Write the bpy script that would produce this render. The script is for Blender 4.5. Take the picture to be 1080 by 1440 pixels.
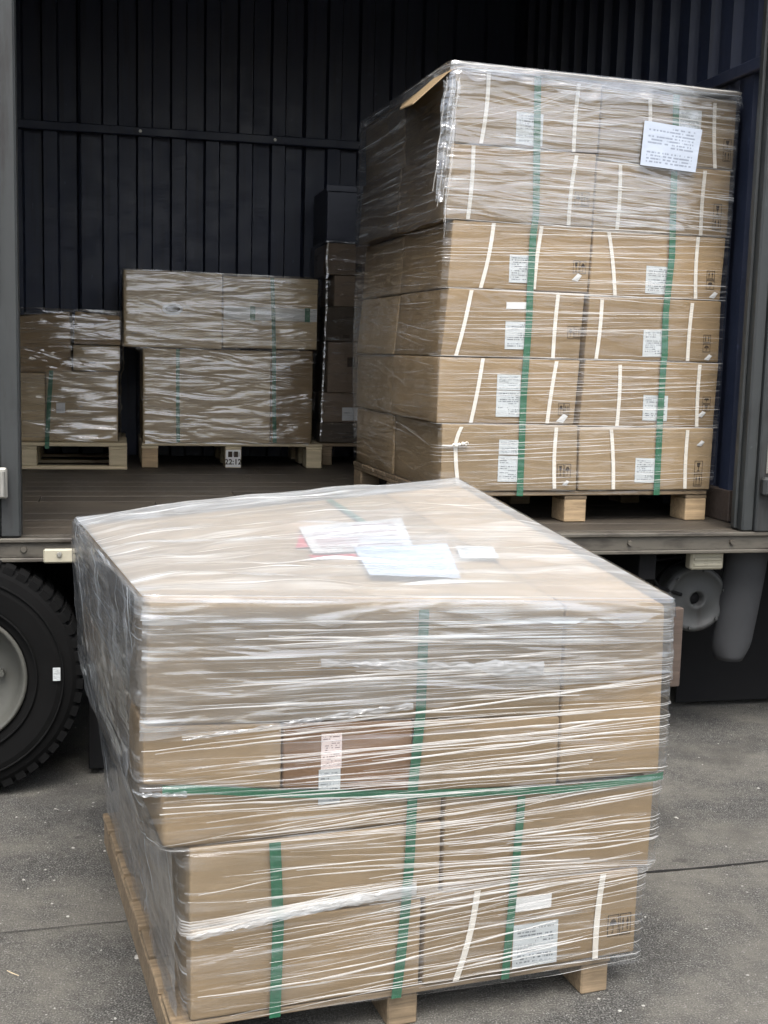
import bpy, math, random
import mathutils
from mathutils import Vector, noise as mn

# ------------------------------------------------------------------ camera, sky, sun, exposure
sc = bpy.context.scene
for o in list(bpy.data.objects):
    bpy.data.objects.remove(o)
COL = sc.collection
cam_d = bpy.data.cameras.new('camera')
cam = bpy.data.objects.new('camera', cam_d)
COL.objects.link(cam)
cam_d.sensor_fit = 'VERTICAL'
cam_d.sensor_height = 36.0
cam_d.lens = 42.5
cam_d.clip_start = 0.05
cam_d.clip_end = 400
cam.matrix_world = (mathutils.Matrix.Translation((0, 0, 1.7))
                    @ mathutils.Matrix.Rotation(math.radians(90 - 7.54), 4, 'X')
                    @ mathutils.Matrix.Rotation(0.026, 4, 'Z'))
sc.camera = cam

SUN_EL, SUN_AZ = 61.0, 172.0            # soft sun under cloud, behind the camera and a little to the right
world = bpy.data.worlds.new('World')
sc.world = world
world.use_nodes = True
wn, wl = world.node_tree.nodes, world.node_tree.links
wn.clear()
sky = wn.new('ShaderNodeTexSky')
sky.sky_type = 'NISHITA'
sky.sun_disc = False
sky.sun_elevation = math.radians(SUN_EL)
sky.sun_rotation = math.radians(SUN_AZ)
sky.air_density = 1.0
sky.dust_density = 4.0
sky.ozone_density = 1.0
hs = wn.new('ShaderNodeHueSaturation')
hs.inputs['Saturation'].default_value = 0.55
bg = wn.new('ShaderNodeBackground')
bg.inputs['Strength'].default_value = 0.15
wo = wn.new('ShaderNodeOutputWorld')
wl.new(sky.outputs[0], hs.inputs['Color'])
wl.new(hs.outputs[0], bg.inputs['Color'])
wl.new(bg.outputs[0], wo.inputs['Surface'])

sun_d = bpy.data.lights.new('sun', 'SUN')
sun_d.energy = 1.5
sun_d.angle = math.radians(32)
sun_d.color = (1.0, 0.985, 0.955)
sun = bpy.data.objects.new('sun', sun_d)
COL.objects.link(sun)
az, el = math.radians(SUN_AZ), math.radians(SUN_EL)
to_sun = Vector((math.sin(az) * math.cos(el), math.cos(az) * math.cos(el), math.sin(el)))
sun.rotation_euler = to_sun.to_track_quat('Z', 'Y').to_euler()

vs = sc.view_settings
vs.view_transform = 'Standard'
vs.look = 'None'
vs.exposure = 1.15
vs.gamma = 1.0
vs.use_curve_mapping = False
sc.render.engine = 'CYCLES'
sc.cycles.use_denoising = True
sc.cycles.use_adaptive_sampling = True
sc.cycles.adaptive_threshold = 0.03
sc.cycles.max_bounces = 8
sc.cycles.diffuse_bounces = 4
sc.cycles.glossy_bounces = 4
sc.cycles.transparent_max_bounces = 24
sc.cycles.caustics_reflective = False
sc.cycles.caustics_refractive = False

# ------------------------------------------------------------------ materials
def mat(name):
    m = bpy.data.materials.new(name)
    m.use_nodes = True
    nt = m.node_tree
    b = nt.nodes['Principled BSDF']
    return m, nt, b

def coords(nt, which='Object', scale=(1, 1, 1), rot=(0, 0, 0)):
    t = nt.nodes.new('ShaderNodeTexCoord')
    mp = nt.nodes.new('ShaderNodeMapping')
    mp.inputs['Scale'].default_value = scale
    mp.inputs['Rotation'].default_value = rot
    nt.links.new(t.outputs[which], mp.inputs['Vector'])
    return mp.outputs[0]

def noise(nt, vec, scale, detail=4.0, rough=0.55, dist=0.0):
    n = nt.nodes.new('ShaderNodeTexNoise')
    n.inputs['Scale'].default_value = scale
    n.inputs['Detail'].default_value = detail
    n.inputs['Roughness'].default_value = rough
    n.inputs['Distortion'].default_value = dist
    nt.links.new(vec, n.inputs['Vector'])
    return n.outputs[0]

def ramp(nt, fac, stops):
    r = nt.nodes.new('ShaderNodeValToRGB')
    e = r.color_ramp.elements
    e[0].position, e[0].color = stops[0][0], (*stops[0][1], 1)
    e[1].position, e[1].color = stops[1][0], (*stops[1][1], 1)
    for p, c in stops[2:]:
        k = e.new(p)
        k.color = (*c, 1)
    nt.links.new(fac, r.inputs[0])
    return r.outputs[0]

def math_n(nt, op, a, b=None, c=None):
    n = nt.nodes.new('ShaderNodeMath')
    n.operation = op
    for i, x in enumerate((a, b, c)):
        if x is None:
            continue
        if isinstance(x, (int, float)):
            n.inputs[i].default_value = x
        else:
            nt.links.new(x, n.inputs[i])
    return n.outputs[0]

def mixc(nt, fac, a, b, mode='MIX'):
    n = nt.nodes.new('ShaderNodeMix')
    n.data_type = 'RGBA'
    n.blend_type = mode
    for s, x in ((0, fac), (6, a), (7, b)):
        if isinstance(x, (int, float)):
            n.inputs[s].default_value = x
        elif isinstance(x, tuple):
            n.inputs[s].default_value = (*x, 1)
        else:
            nt.links.new(x, n.inputs[s])
    return n.outputs[2]

def bump(nt, h, strength, dist):
    b = nt.nodes.new('ShaderNodeBump')
    b.inputs['Strength'].default_value = strength
    b.inputs['Distance'].default_value = dist
    nt.links.new(h, b.inputs['Height'])
    return b.outputs[0]

G = lambda v: (v, v, v)

def m_card(name, col, dark=0.82):
    m, nt, b = mat(name)
    L = nt.links
    v = coords(nt)
    big = noise(nt, v, 2.2, 5, 0.6)
    fib = noise(nt, coords(nt, scale=(14, 14, 240)), 1.0, 3)
    c = mixc(nt, ramp(nt, big, [(0.3, G(0)), (0.7, G(1))]), tuple(x * dark for x in col), tuple(min(1, x * 1.12) for x in col))
    c = mixc(nt, 0.08, c, ramp(nt, fib, [(0.3, tuple(x * 0.7 for x in col)), (0.7, tuple(x * 1.2 for x in col))]))
    oi = nt.nodes.new('ShaderNodeObjectInfo')
    val = math_n(nt, 'MULTIPLY_ADD', oi.outputs['Random'], 0.34, 0.80)
    h = nt.nodes.new('ShaderNodeHueSaturation')
    L.new(val, h.inputs['Value'])
    L.new(c, h.inputs['Color'])
    sc_ = noise(nt, coords(nt, scale=(3, 3, 9), rot=(0.3, 0.5, 0.2)), 3.0, 8, 0.7)
    c2 = mixc(nt, ramp(nt, sc_, [(0.62, G(0)), (0.72, G(0.35))]), h.outputs[0], tuple(x * 0.62 for x in col))
    L.new(c2, b.inputs['Base Color'])
    b.inputs['Roughness'].default_value = 0.72
    b.inputs['Specular IOR Level'].default_value = 0.25
    L.new(bump(nt, mixc(nt, 0.06, noise(nt, v, 6, 3), fib), 0.6, 0.016), b.inputs['Normal'])
    return m

def m_wood(name, col, grain=(4, 60, 60), rough=0.75, contrast=0.5, dirt=0.3):
    m, nt, b = mat(name)
    L = nt.links
    g = noise(nt, coords(nt, scale=grain), 1.0, 6, 0.65, 0.6)
    d = noise(nt, coords(nt), 3.5, 6, 0.65)
    c = ramp(nt, g, [(0.28, tuple(x * (1 - contrast) for x in col)), (0.72, tuple(min(1, x * 1.15) for x in col))])
    c = mixc(nt, ramp(nt, d, [(0.42, G(0)), (0.72, G(dirt))]), c, tuple(x * 0.35 for x in col))
    oi = nt.nodes.new('ShaderNodeObjectInfo')
    h = nt.nodes.new('ShaderNodeHueSaturation')
    L.new(math_n(nt, 'MULTIPLY_ADD', oi.outputs['Random'], 0.45, 0.78), h.inputs['Value'])
    L.new(c, h.inputs['Color'])
    L.new(h.outputs[0], b.inputs['Base Color'])
    b.inputs['Roughness'].default_value = rough
    L.new(bump(nt, g, 0.5, 0.004), b.inputs['Normal'])
    return m

def m_metal(name, col, rough=0.5, dirt_col=(0.05, 0.035, 0.025), dirt=0.5, streak=(9, 9, 1.2), metallic=0.0, th=0.52):
    m, nt, b = mat(name)
    L = nt.links
    s = noise(nt, coords(nt, scale=streak), 1.6, 7, 0.65)
    p = noise(nt, coords(nt), 7.0, 8, 0.7)
    c = mixc(nt, p, tuple(x * 0.72 for x in col), tuple(x * 1.2 for x in col))
    c = mixc(nt, ramp(nt, s, [(th, G(0)), (th + 0.17, G(dirt))]), c, dirt_col)
    sp = noise(nt, coords(nt, scale=(1, 1, 0.4)), 38.0, 3, 0.6)
    c = mixc(nt, ramp(nt, sp, [(0.70, G(0)), (0.76, G(0.5))]), c, tuple(min(1, x * 2.2 + 0.02) for x in col))
    L.new(c, b.inputs['Base Color'])
    b.inputs['Metallic'].default_value = metallic
    L.new(ramp(nt, p, [(0.3, G(rough * 0.8)), (0.7, G(min(1, rough * 1.25)))]), b.inputs['Roughness'])
    L.new(bump(nt, p, 0.25, 0.004), b.inputs['Normal'])
    return m

def m_plain(name, col, rough=0.5, spec=0.5, var=0.1, scale=25, bmp=0.1):
    m, nt, b = mat(name)
    n = noise(nt, coords(nt), scale, 4)
    c = mixc(nt, n, tuple(x * (1 - var) for x in col), tuple(min(1, x * (1 + var)) for x in col))
    nt.links.new(c, b.inputs['Base Color'])
    b.inputs['Roughness'].default_value = rough
    b.inputs['Specular IOR Level'].default_value = spec
    if bmp:
        nt.links.new(bump(nt, n, bmp, 0.003), b.inputs['Normal'])
    return m

def m_print(name, paper, ink, rows=13, words=20, amount=0.8, thr=0.47, seed=0.0):
    """white paper with rows of small illegible print; uses the UV of the label"""
    m, nt, b = mat(name)
    L = nt.links
    t = nt.nodes.new('ShaderNodeTexCoord')
    sp = nt.nodes.new('ShaderNodeSeparateXYZ')
    L.new(t.outputs['UV'], sp.inputs[0])
    oi = nt.nodes.new('ShaderNodeObjectInfo')
    u, v = sp.outputs[0], sp.outputs[1]
    vr = math_n(nt, 'MULTIPLY', v, float(rows))
    row = math_n(nt, 'FLOOR', vr)
    fr = math_n(nt, 'FRACT', vr)
    inrow = math_n(nt, 'MULTIPLY', math_n(nt, 'GREATER_THAN', fr, 0.25), math_n(nt, 'LESS_THAN', fr, 0.78))
    cb = nt.nodes.new('ShaderNodeCombineXYZ')
    L.new(math_n(nt, 'MULTIPLY', u, float(words)), cb.inputs[0])
    L.new(math_n(nt, 'MULTIPLY', row, 3.7), cb.inputs[1])
    L.new(math_n(nt, 'MULTIPLY_ADD', oi.outputs['Random'], 40.0, seed), cb.inputs[2])
    w = math_n(nt, 'GREATER_THAN', noise(nt, cb.outputs[0], 1.3, 2), thr)
    cb2 = nt.nodes.new('ShaderNodeCombineXYZ')
    L.new(math_n(nt, 'MULTIPLY', row, 9.1), cb2.inputs[0])
    L.new(math_n(nt, 'MULTIPLY_ADD', oi.outputs['Random'], 17.0, seed), cb2.inputs[1])
    L.new(math_n(nt, 'FLOOR', math_n(nt, 'MULTIPLY', u, 2.0)), cb2.inputs[2])
    rowon = math_n(nt, 'GREATER_THAN', noise(nt, cb2.outputs[0], 1.0, 1), 0.44)
    mu = math_n(nt, 'MULTIPLY', math_n(nt, 'GREATER_THAN', u, 0.09), math_n(nt, 'LESS_THAN', u, 0.90))
    mv = math_n(nt, 'MULTIPLY', math_n(nt, 'GREATER_THAN', v, 0.08), math_n(nt, 'LESS_THAN', v, 0.93))
    k = math_n(nt, 'MULTIPLY', math_n(nt, 'MULTIPLY', inrow, w), math_n(nt, 'MULTIPLY', rowon, math_n(nt, 'MULTIPLY', mu, mv)))
    k = math_n(nt, 'MULTIPLY', k, amount)
    L.new(mixc(nt, k, paper, ink), b.inputs['Base Color'])
    b.inputs['Roughness'].default_value = 0.55
    L.new(bump(nt, noise(nt, t.outputs['UV'], 3.0, 3), 0.4, 0.01), b.inputs['Normal'])
    return m

def m_film(name, su=3.0, sv=150.0, haze=0.10, streak=0.45, refl=1.0, bstr=0.4, rot=0.03, tint=(1.0, 1.0, 1.0), base=0.04, grough=0.08, cap=0.32, trl=0.45, diag=None):
    """clear stretch film: see-through sheet, fresnel gloss on a wrinkled normal, milky where layers bunch, plus highlights painted as white streaks"""
    m = bpy.data.materials.new(name)
    m.use_nodes = True
    nt = m.node_tree
    nt.nodes.clear()
    L = nt.links
    out = nt.nodes.new('ShaderNodeOutputMaterial')
    uv = coords(nt, 'UV', (su, sv, 1), (0, 0, rot))
    uv2 = coords(nt, 'UV', (su * 0.7, sv * 0.33, 1), (0, 0, -rot * 1.6))
    if diag is not None:
        uv, uv2 = [], []
        for lst, k in ((uv, 1.0), (uv2, 0.33)):
            mp = nt.nodes.new('ShaderNodeMapping')
            mp.vector_type = 'TEXTURE'
            mp.inputs['Rotation'].default_value = (0, 0, diag + (0.12 if k < 1 else 0))
            mp.inputs['Scale'].default_value = (1 / su, 1 / (sv * k), 1)
            tc = nt.nodes.new('ShaderNodeTexCoord')
            L.new(tc.outputs['UV'], mp.inputs['Vector'])
            lst.append(mp.outputs[0])
        uv, uv2 = uv[0], uv2[0]
    n1 = noise(nt, uv, 1.0, 3, 0.55, 0.4)
    n2 = noise(nt, uv2, 1.0, 3, 0.58, 0.8)
    n3 = noise(nt, coords(nt, 'UV', (3.2, 4.5, 1)), 1.0, 2, 0.6)
    h = mixc(nt, 0.6, n1, n2)
    pv = ramp(nt, n3, [(0.38, G(0.15)), (0.62, G(1))])
    broad = noise(nt, coords(nt, 'UV', (2.2, 13.0, 1), (0, 0, 0.25)), 1.0, 2, 0.5, 1.2)
    bb = nt.nodes.new('ShaderNodeBump')
    bb.inputs['Strength'].default_value = 0.55
    bb.inputs['Distance'].default_value = 0.03
    L.new(broad, bb.inputs['Height'])
    bn = nt.nodes.new('ShaderNodeBump')
    bn.inputs['Strength'].default_value = bstr
    bn.inputs['Distance'].default_value = 0.010
    L.new(math_n(nt, 'MULTIPLY', h, pv), bn.inputs['Height'])
    L.new(bb.outputs[0], bn.inputs['Normal'])
    nrm = bn.outputs[0]
    fr = nt.nodes.new('ShaderNodeFresnel')
    fr.inputs['IOR'].default_value = 1.52
    L.new(nrm, fr.inputs['Normal'])
    fac = math_n(nt, 'MINIMUM', math_n(nt, 'MULTIPLY_ADD', fr.outputs[0], 1.1 * refl, base), cap)
    gl = nt.nodes.new('ShaderNodeBsdfGlossy')
    gl.inputs['Color'].default_value = (0.95, 0.96, 0.97, 1)
    gl.inputs['Roughness'].default_value = grough
    L.new(nrm, gl.inputs['Normal'])
    tr = nt.nodes.new('ShaderNodeBsdfTransparent')
    tr.inputs['Color'].default_value = (*tint, 1)
    a = nt.nodes.new('ShaderNodeMixShader')
    L.new(fac, a.inputs[0])
    L.new(tr.outputs[0], a.inputs[1])
    L.new(gl.outputs[0], a.inputs[2])
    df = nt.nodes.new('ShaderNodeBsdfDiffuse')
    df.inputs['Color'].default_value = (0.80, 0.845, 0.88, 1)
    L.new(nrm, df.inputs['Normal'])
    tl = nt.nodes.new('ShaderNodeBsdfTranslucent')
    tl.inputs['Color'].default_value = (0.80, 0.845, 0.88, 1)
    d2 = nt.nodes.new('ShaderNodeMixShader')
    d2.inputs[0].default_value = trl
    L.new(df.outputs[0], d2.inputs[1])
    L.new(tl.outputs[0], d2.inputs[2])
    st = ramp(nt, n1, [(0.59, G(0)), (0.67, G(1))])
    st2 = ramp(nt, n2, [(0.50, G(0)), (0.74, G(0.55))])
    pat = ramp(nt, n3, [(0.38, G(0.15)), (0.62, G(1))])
    mk = math_n(nt, 'MULTIPLY', math_n(nt, 'MAXIMUM', st, st2), streak)  # streaks also paint the wrinkles' glints in diffuse white
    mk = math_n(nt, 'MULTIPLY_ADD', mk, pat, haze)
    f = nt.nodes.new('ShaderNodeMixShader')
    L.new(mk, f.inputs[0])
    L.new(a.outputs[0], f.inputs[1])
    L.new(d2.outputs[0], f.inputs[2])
    L.new(f.outputs[0], out.inputs['Surface'])
    return m

def m_fold(name, opac=0.62):
    m = bpy.data.materials.new(name)
    m.use_nodes = True
    nt = m.node_tree
    b = nt.nodes['Principled BSDF']
    b.inputs['Base Color'].default_value = (0.80, 0.79, 0.76, 1)
    b.inputs['Roughness'].default_value = 0.22
    b.inputs['Specular IOR Level'].default_value = 0.7
    n = noise(nt, coords(nt, 'UV', (1.6, 1, 1)), 1.0, 3)
    nt.links.new(ramp(nt, n, [(0.30, G(opac * 0.25)), (0.65, G(opac))]), b.inputs['Alpha'])
    return m

M = {}
M['card'] = m_card('kraft_cardboard', (0.310, 0.222, 0.126))
M['card2'] = m_card('kraft_cardboard_grey', (0.285, 0.210, 0.124))
M['card_dark'] = m_card('brown_cardboard', (0.20, 0.115, 0.062))
M['card_light'] = m_card('light_cardboard', (0.46, 0.355, 0.215))
M['card_dim'] = m_card('shade_toned_cardboard', (0.13, 0.105, 0.08))  # shade behind the tall load put into the cardboard colour
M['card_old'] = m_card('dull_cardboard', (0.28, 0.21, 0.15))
M['pallet'] = m_wood('pale_pallet_wood', (0.46, 0.33, 0.19), dirt=0.35)
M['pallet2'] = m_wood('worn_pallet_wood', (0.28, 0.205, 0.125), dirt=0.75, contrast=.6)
M['pallet_light'] = m_wood('fresh_pallet_wood', (0.55, 0.46, 0.30), dirt=0.15, contrast=0.25)
M['floor'] = m_wood('truck_floor_wood', (0.060, 0.049, 0.036), grain=(1.6, 40, 40), rough=0.6, contrast=0.6, dirt=0.6)
M['plank'] = m_wood('grey_brown_plank', (0.07, 0.050, 0.038), contrast=0.4)
M['navy'] = m_metal('navy_painted_steel', (0.020, 0.027, 0.052), 0.5, (0.009, 0.011, 0.018), 0.6, streak=(14, 14, 0.8))
M['post'] = m_metal('grey_painted_steel', (0.027, 0.030, 0.030), 0.55, (0.009, 0.007, 0.006), 0.95)
M['sill'] = m_metal('worn_sill_steel', (0.085, 0.076, 0.060), 0.55, (0.022, 0.016, 0.012), 0.9, streak=(3, 9, 14), th=0.47)
M['galv'] = m_metal('bare_latch_steel', (0.42, 0.41, 0.37), 0.38, (0.10, 0.08, 0.06), 0.6, metallic=0.6)
M['chassis'] = m_plain('black_chassis_paint', (0.006, 0.006, 0.0065), 0.8, 0.2)
M['tank'] = m_metal('dusty_grey_tank', (0.040, 0.042, 0.041), 0.65, (0.016, 0.013, 0.011), 0.8)
M['guard'] = m_plain('dark_grey_mudguard', (0.030, 0.031, 0.033), 0.65, 0.3, var=0.4, scale=6)
M['rubber'] = m_plain('tyre_rubber', (0.005, 0.005, 0.005), 0.85, 0.12, var=0.35, scale=9, bmp=0.25)
M['rim'] = m_metal('dusty_rim_paint', (0.075, 0.075, 0.065), 0.55, (0.06, 0.05, 0.04), 0.6)
M['beige'] = m_metal('beige_plastic', (0.40, 0.37, 0.28), 0.5, (0.12, 0.10, 0.07), 0.55)
M['seal'] = m_plain('black_rubber_seal', (0.010, 0.010, 0.010), 0.6)
M['band'] = m_plain('white_plastic_band', (0.72, 0.68, 0.60), 0.40, var=0.12, scale=30)
M['green'] = m_plain('green_plastic_strap', (0.026, 0.125, 0.066), 0.30, 0.6, var=0.3, scale=40)
M['ink'] = m_plain('black_carton_ink', (0.055, 0.040, 0.028), 0.7, 0.2, var=0.4, scale=120, bmp=0)
M['ink_red'] = m_plain('red_carton_ink', (0.45, 0.05, 0.07), 0.7, 0.2, var=0.3, bmp=0)
M['paper'] = m_print('printed_label', (0.52, 0.55, 0.55), (0.10, 0.11, 0.12))
M['paper_blank'] = m_plain('blank_label_paper', (0.72, 0.72, 0.70), 0.6, var=0.06)
M['sheet'] = m_print('printed_sheet', (0.44, 0.49, 0.57), (0.12, 0.14, 0.18), rows=14, words=22, amount=0.6)
M['sheet_blue'] = m_print('printed_blue_sheet', (0.42, 0.50, 0.60), (0.10, 0.13, 0.18), rows=11, words=20, amount=0.6, thr=0.52)
M['form'] = m_print('printed_form', (0.50, 0.50, 0.49), (0.22, 0.12, 0.13), rows=12, words=9, amount=0.8, thr=0.40)
M['pink'] = m_print('printed_pink_label', (0.74, 0.62, 0.58), (0.18, 0.12, 0.12), rows=16, words=5)
M['tape'] = m_plain('brown_packing_tape', (0.36, 0.25, 0.15), 0.22, 0.6, var=0.08)
M['tape_white'] = m_plain('white_packing_tape', (0.60, 0.60, 0.56), 0.35, 0.5, var=0.1)
M['hole'] = m_plain('dark_carton_inside', (0.06, 0.045, 0.03), 0.9, 0.1)
M['plastic_dark'] = m_plain('dark_plastic', (0.045, 0.05, 0.07), 0.45)
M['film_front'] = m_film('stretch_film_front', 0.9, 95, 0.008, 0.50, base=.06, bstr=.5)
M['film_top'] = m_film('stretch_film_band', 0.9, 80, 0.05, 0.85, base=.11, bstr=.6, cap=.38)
M['film_cover'] = m_film('stretch_film_cover', 1.0, 36, 0.30, 0.85, base=.04, bstr=.8, rot=.05, cap=.30)  # strong haze paints the sky glare of the top wrinkles
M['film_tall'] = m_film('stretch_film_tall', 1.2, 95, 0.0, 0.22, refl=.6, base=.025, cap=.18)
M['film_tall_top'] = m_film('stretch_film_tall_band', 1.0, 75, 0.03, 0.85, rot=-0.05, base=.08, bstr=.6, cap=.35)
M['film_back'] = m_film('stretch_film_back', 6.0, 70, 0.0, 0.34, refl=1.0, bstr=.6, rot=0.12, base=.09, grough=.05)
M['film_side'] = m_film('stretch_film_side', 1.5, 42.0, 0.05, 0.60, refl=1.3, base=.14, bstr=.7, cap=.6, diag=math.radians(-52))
M['fold'] = m_fold('bunched_film', 0.60)
M['fold2'] = m_fold('bunched_film_thin', 0.34)
M['pebble'] = m_plain('pale_pebble', (0.34, 0.33, 0.30), 0.8, var=0.5, scale=3)

def m_ground():
    m, nt, b = mat('worn_asphalt')
    L = nt.links
    v = coords(nt)
    fine = noise(nt, v, 190, 3, 0.7)
    mid = noise(nt, v, 34, 5, 0.7)
    big = noise(nt, v, 1.1, 6, 0.7)
    c = ramp(nt, fine, [(0.40, (0.030, 0.029, 0.027)), (0.52, (0.105, 0.103, 0.096)), (0.64, (0.30, 0.295, 0.28))])
    c = mixc(nt, ramp(nt, mid, [(0.42, G(0)), (0.62, G(0.6))]), c, (0.040, 0.038, 0.035))
    c = mixc(nt, ramp(nt, big, [(0.42, G(0)), (0.58, G(0.8))]), c, mixc(nt, fine, (0.10, 0.095, 0.082), (0.26, 0.245, 0.215)))
    vo = nt.nodes.new('ShaderNodeTexVoronoi')
    vo.inputs['Scale'].default_value = 120
    L.new(v, vo.inputs['Vector'])
    sel = noise(nt, v, 60, 2)
    spk = math_n(nt, 'MULTIPLY', math_n(nt, 'LESS_THAN', vo.outputs['Distance'], 0.26), math_n(nt, 'GREATER_THAN', sel, 0.58))
    c = mixc(nt, math_n(nt, 'MULTIPLY', spk, 0.7), c, (0.34, 0.335, 0.32))
    st = noise(nt, coords(nt, scale=(1.0, 0.6, 1)), 2.4, 3, 0.5, 0.5)
    c = mixc(nt, ramp(nt, st, [(0.56, G(0)), (0.70, G(0.6))]), c, (0.045, 0.043, 0.040))
    c = mixc(nt, 1.0, c, (0.98, 0.97, 0.945), 'MULTIPLY')
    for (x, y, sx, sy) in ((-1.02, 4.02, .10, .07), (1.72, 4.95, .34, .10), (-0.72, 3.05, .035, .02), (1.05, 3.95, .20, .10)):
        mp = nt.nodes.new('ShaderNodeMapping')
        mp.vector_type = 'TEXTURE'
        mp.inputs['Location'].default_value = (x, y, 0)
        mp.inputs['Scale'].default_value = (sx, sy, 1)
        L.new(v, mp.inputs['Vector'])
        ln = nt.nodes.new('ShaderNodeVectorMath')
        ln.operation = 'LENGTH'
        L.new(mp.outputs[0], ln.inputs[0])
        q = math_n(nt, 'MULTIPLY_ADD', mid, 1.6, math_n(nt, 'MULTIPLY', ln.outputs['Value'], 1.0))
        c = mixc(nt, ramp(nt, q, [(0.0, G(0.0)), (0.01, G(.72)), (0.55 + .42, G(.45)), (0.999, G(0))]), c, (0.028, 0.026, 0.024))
    L.new(c, b.inputs['Base Color'])
    b.inputs['Roughness'].default_value = 0.82
    b.inputs['Specular IOR Level'].default_value = 0.3
    hh = math_n(nt, 'ADD', math_n(nt, 'MULTIPLY', fine, 0.7), mid)
    L.new(bump(nt, hh, 1.0, 0.010), b.inputs['Normal'])
    return m
M['ground'] = m_ground()
M['tar'] = m_plain('crack_filler', (0.022, 0.021, 0.020), 0.9, 0.2, var=0.3)

# ------------------------------------------------------------------ frames and mesh helpers
class Frame:
    def __init__(s, ox, oy, yaw):
        s.a = math.radians(yaw)
        s.o = Vector((ox, oy, 0))
        s.u = Vector((math.cos(s.a), math.sin(s.a), 0))
        s.v = Vector((-math.sin(s.a), math.cos(s.a), 0))
    def w(s, p):
        return s.o + s.u * p[0] + s.v * p[1] + Vector((0, 0, p[2]))

WORLD = Frame(0, 0, 0)
TRUCK = Frame(0.035, 4.80, 13)     # along the open side of the truck
TALL = Frame(1.458, 5.43, 16)      # front right foot of the tall load
FRONT = Frame(-0.40, 2.70, 19.5)   # front left foot of the near load
BASE = {}

def thing(name, fr, base, label, cat, group=None):
    o = bpy.data.objects.new(name, None)
    o.empty_display_size = 0.1
    COL.objects.link(o)
    o.location = fr.w(base)
    o.rotation_euler = (0, 0, fr.a)
    BASE[o.name] = Vector(base)
    tag(o, label, cat, group)
    return o

def tag(o, label=None, cat=None, group=None, kind=None):
    if label: o['label'] = label
    if cat: o['category'] = cat
    if group: o['group'] = group
    if kind: o['kind'] = kind
    return o

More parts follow.
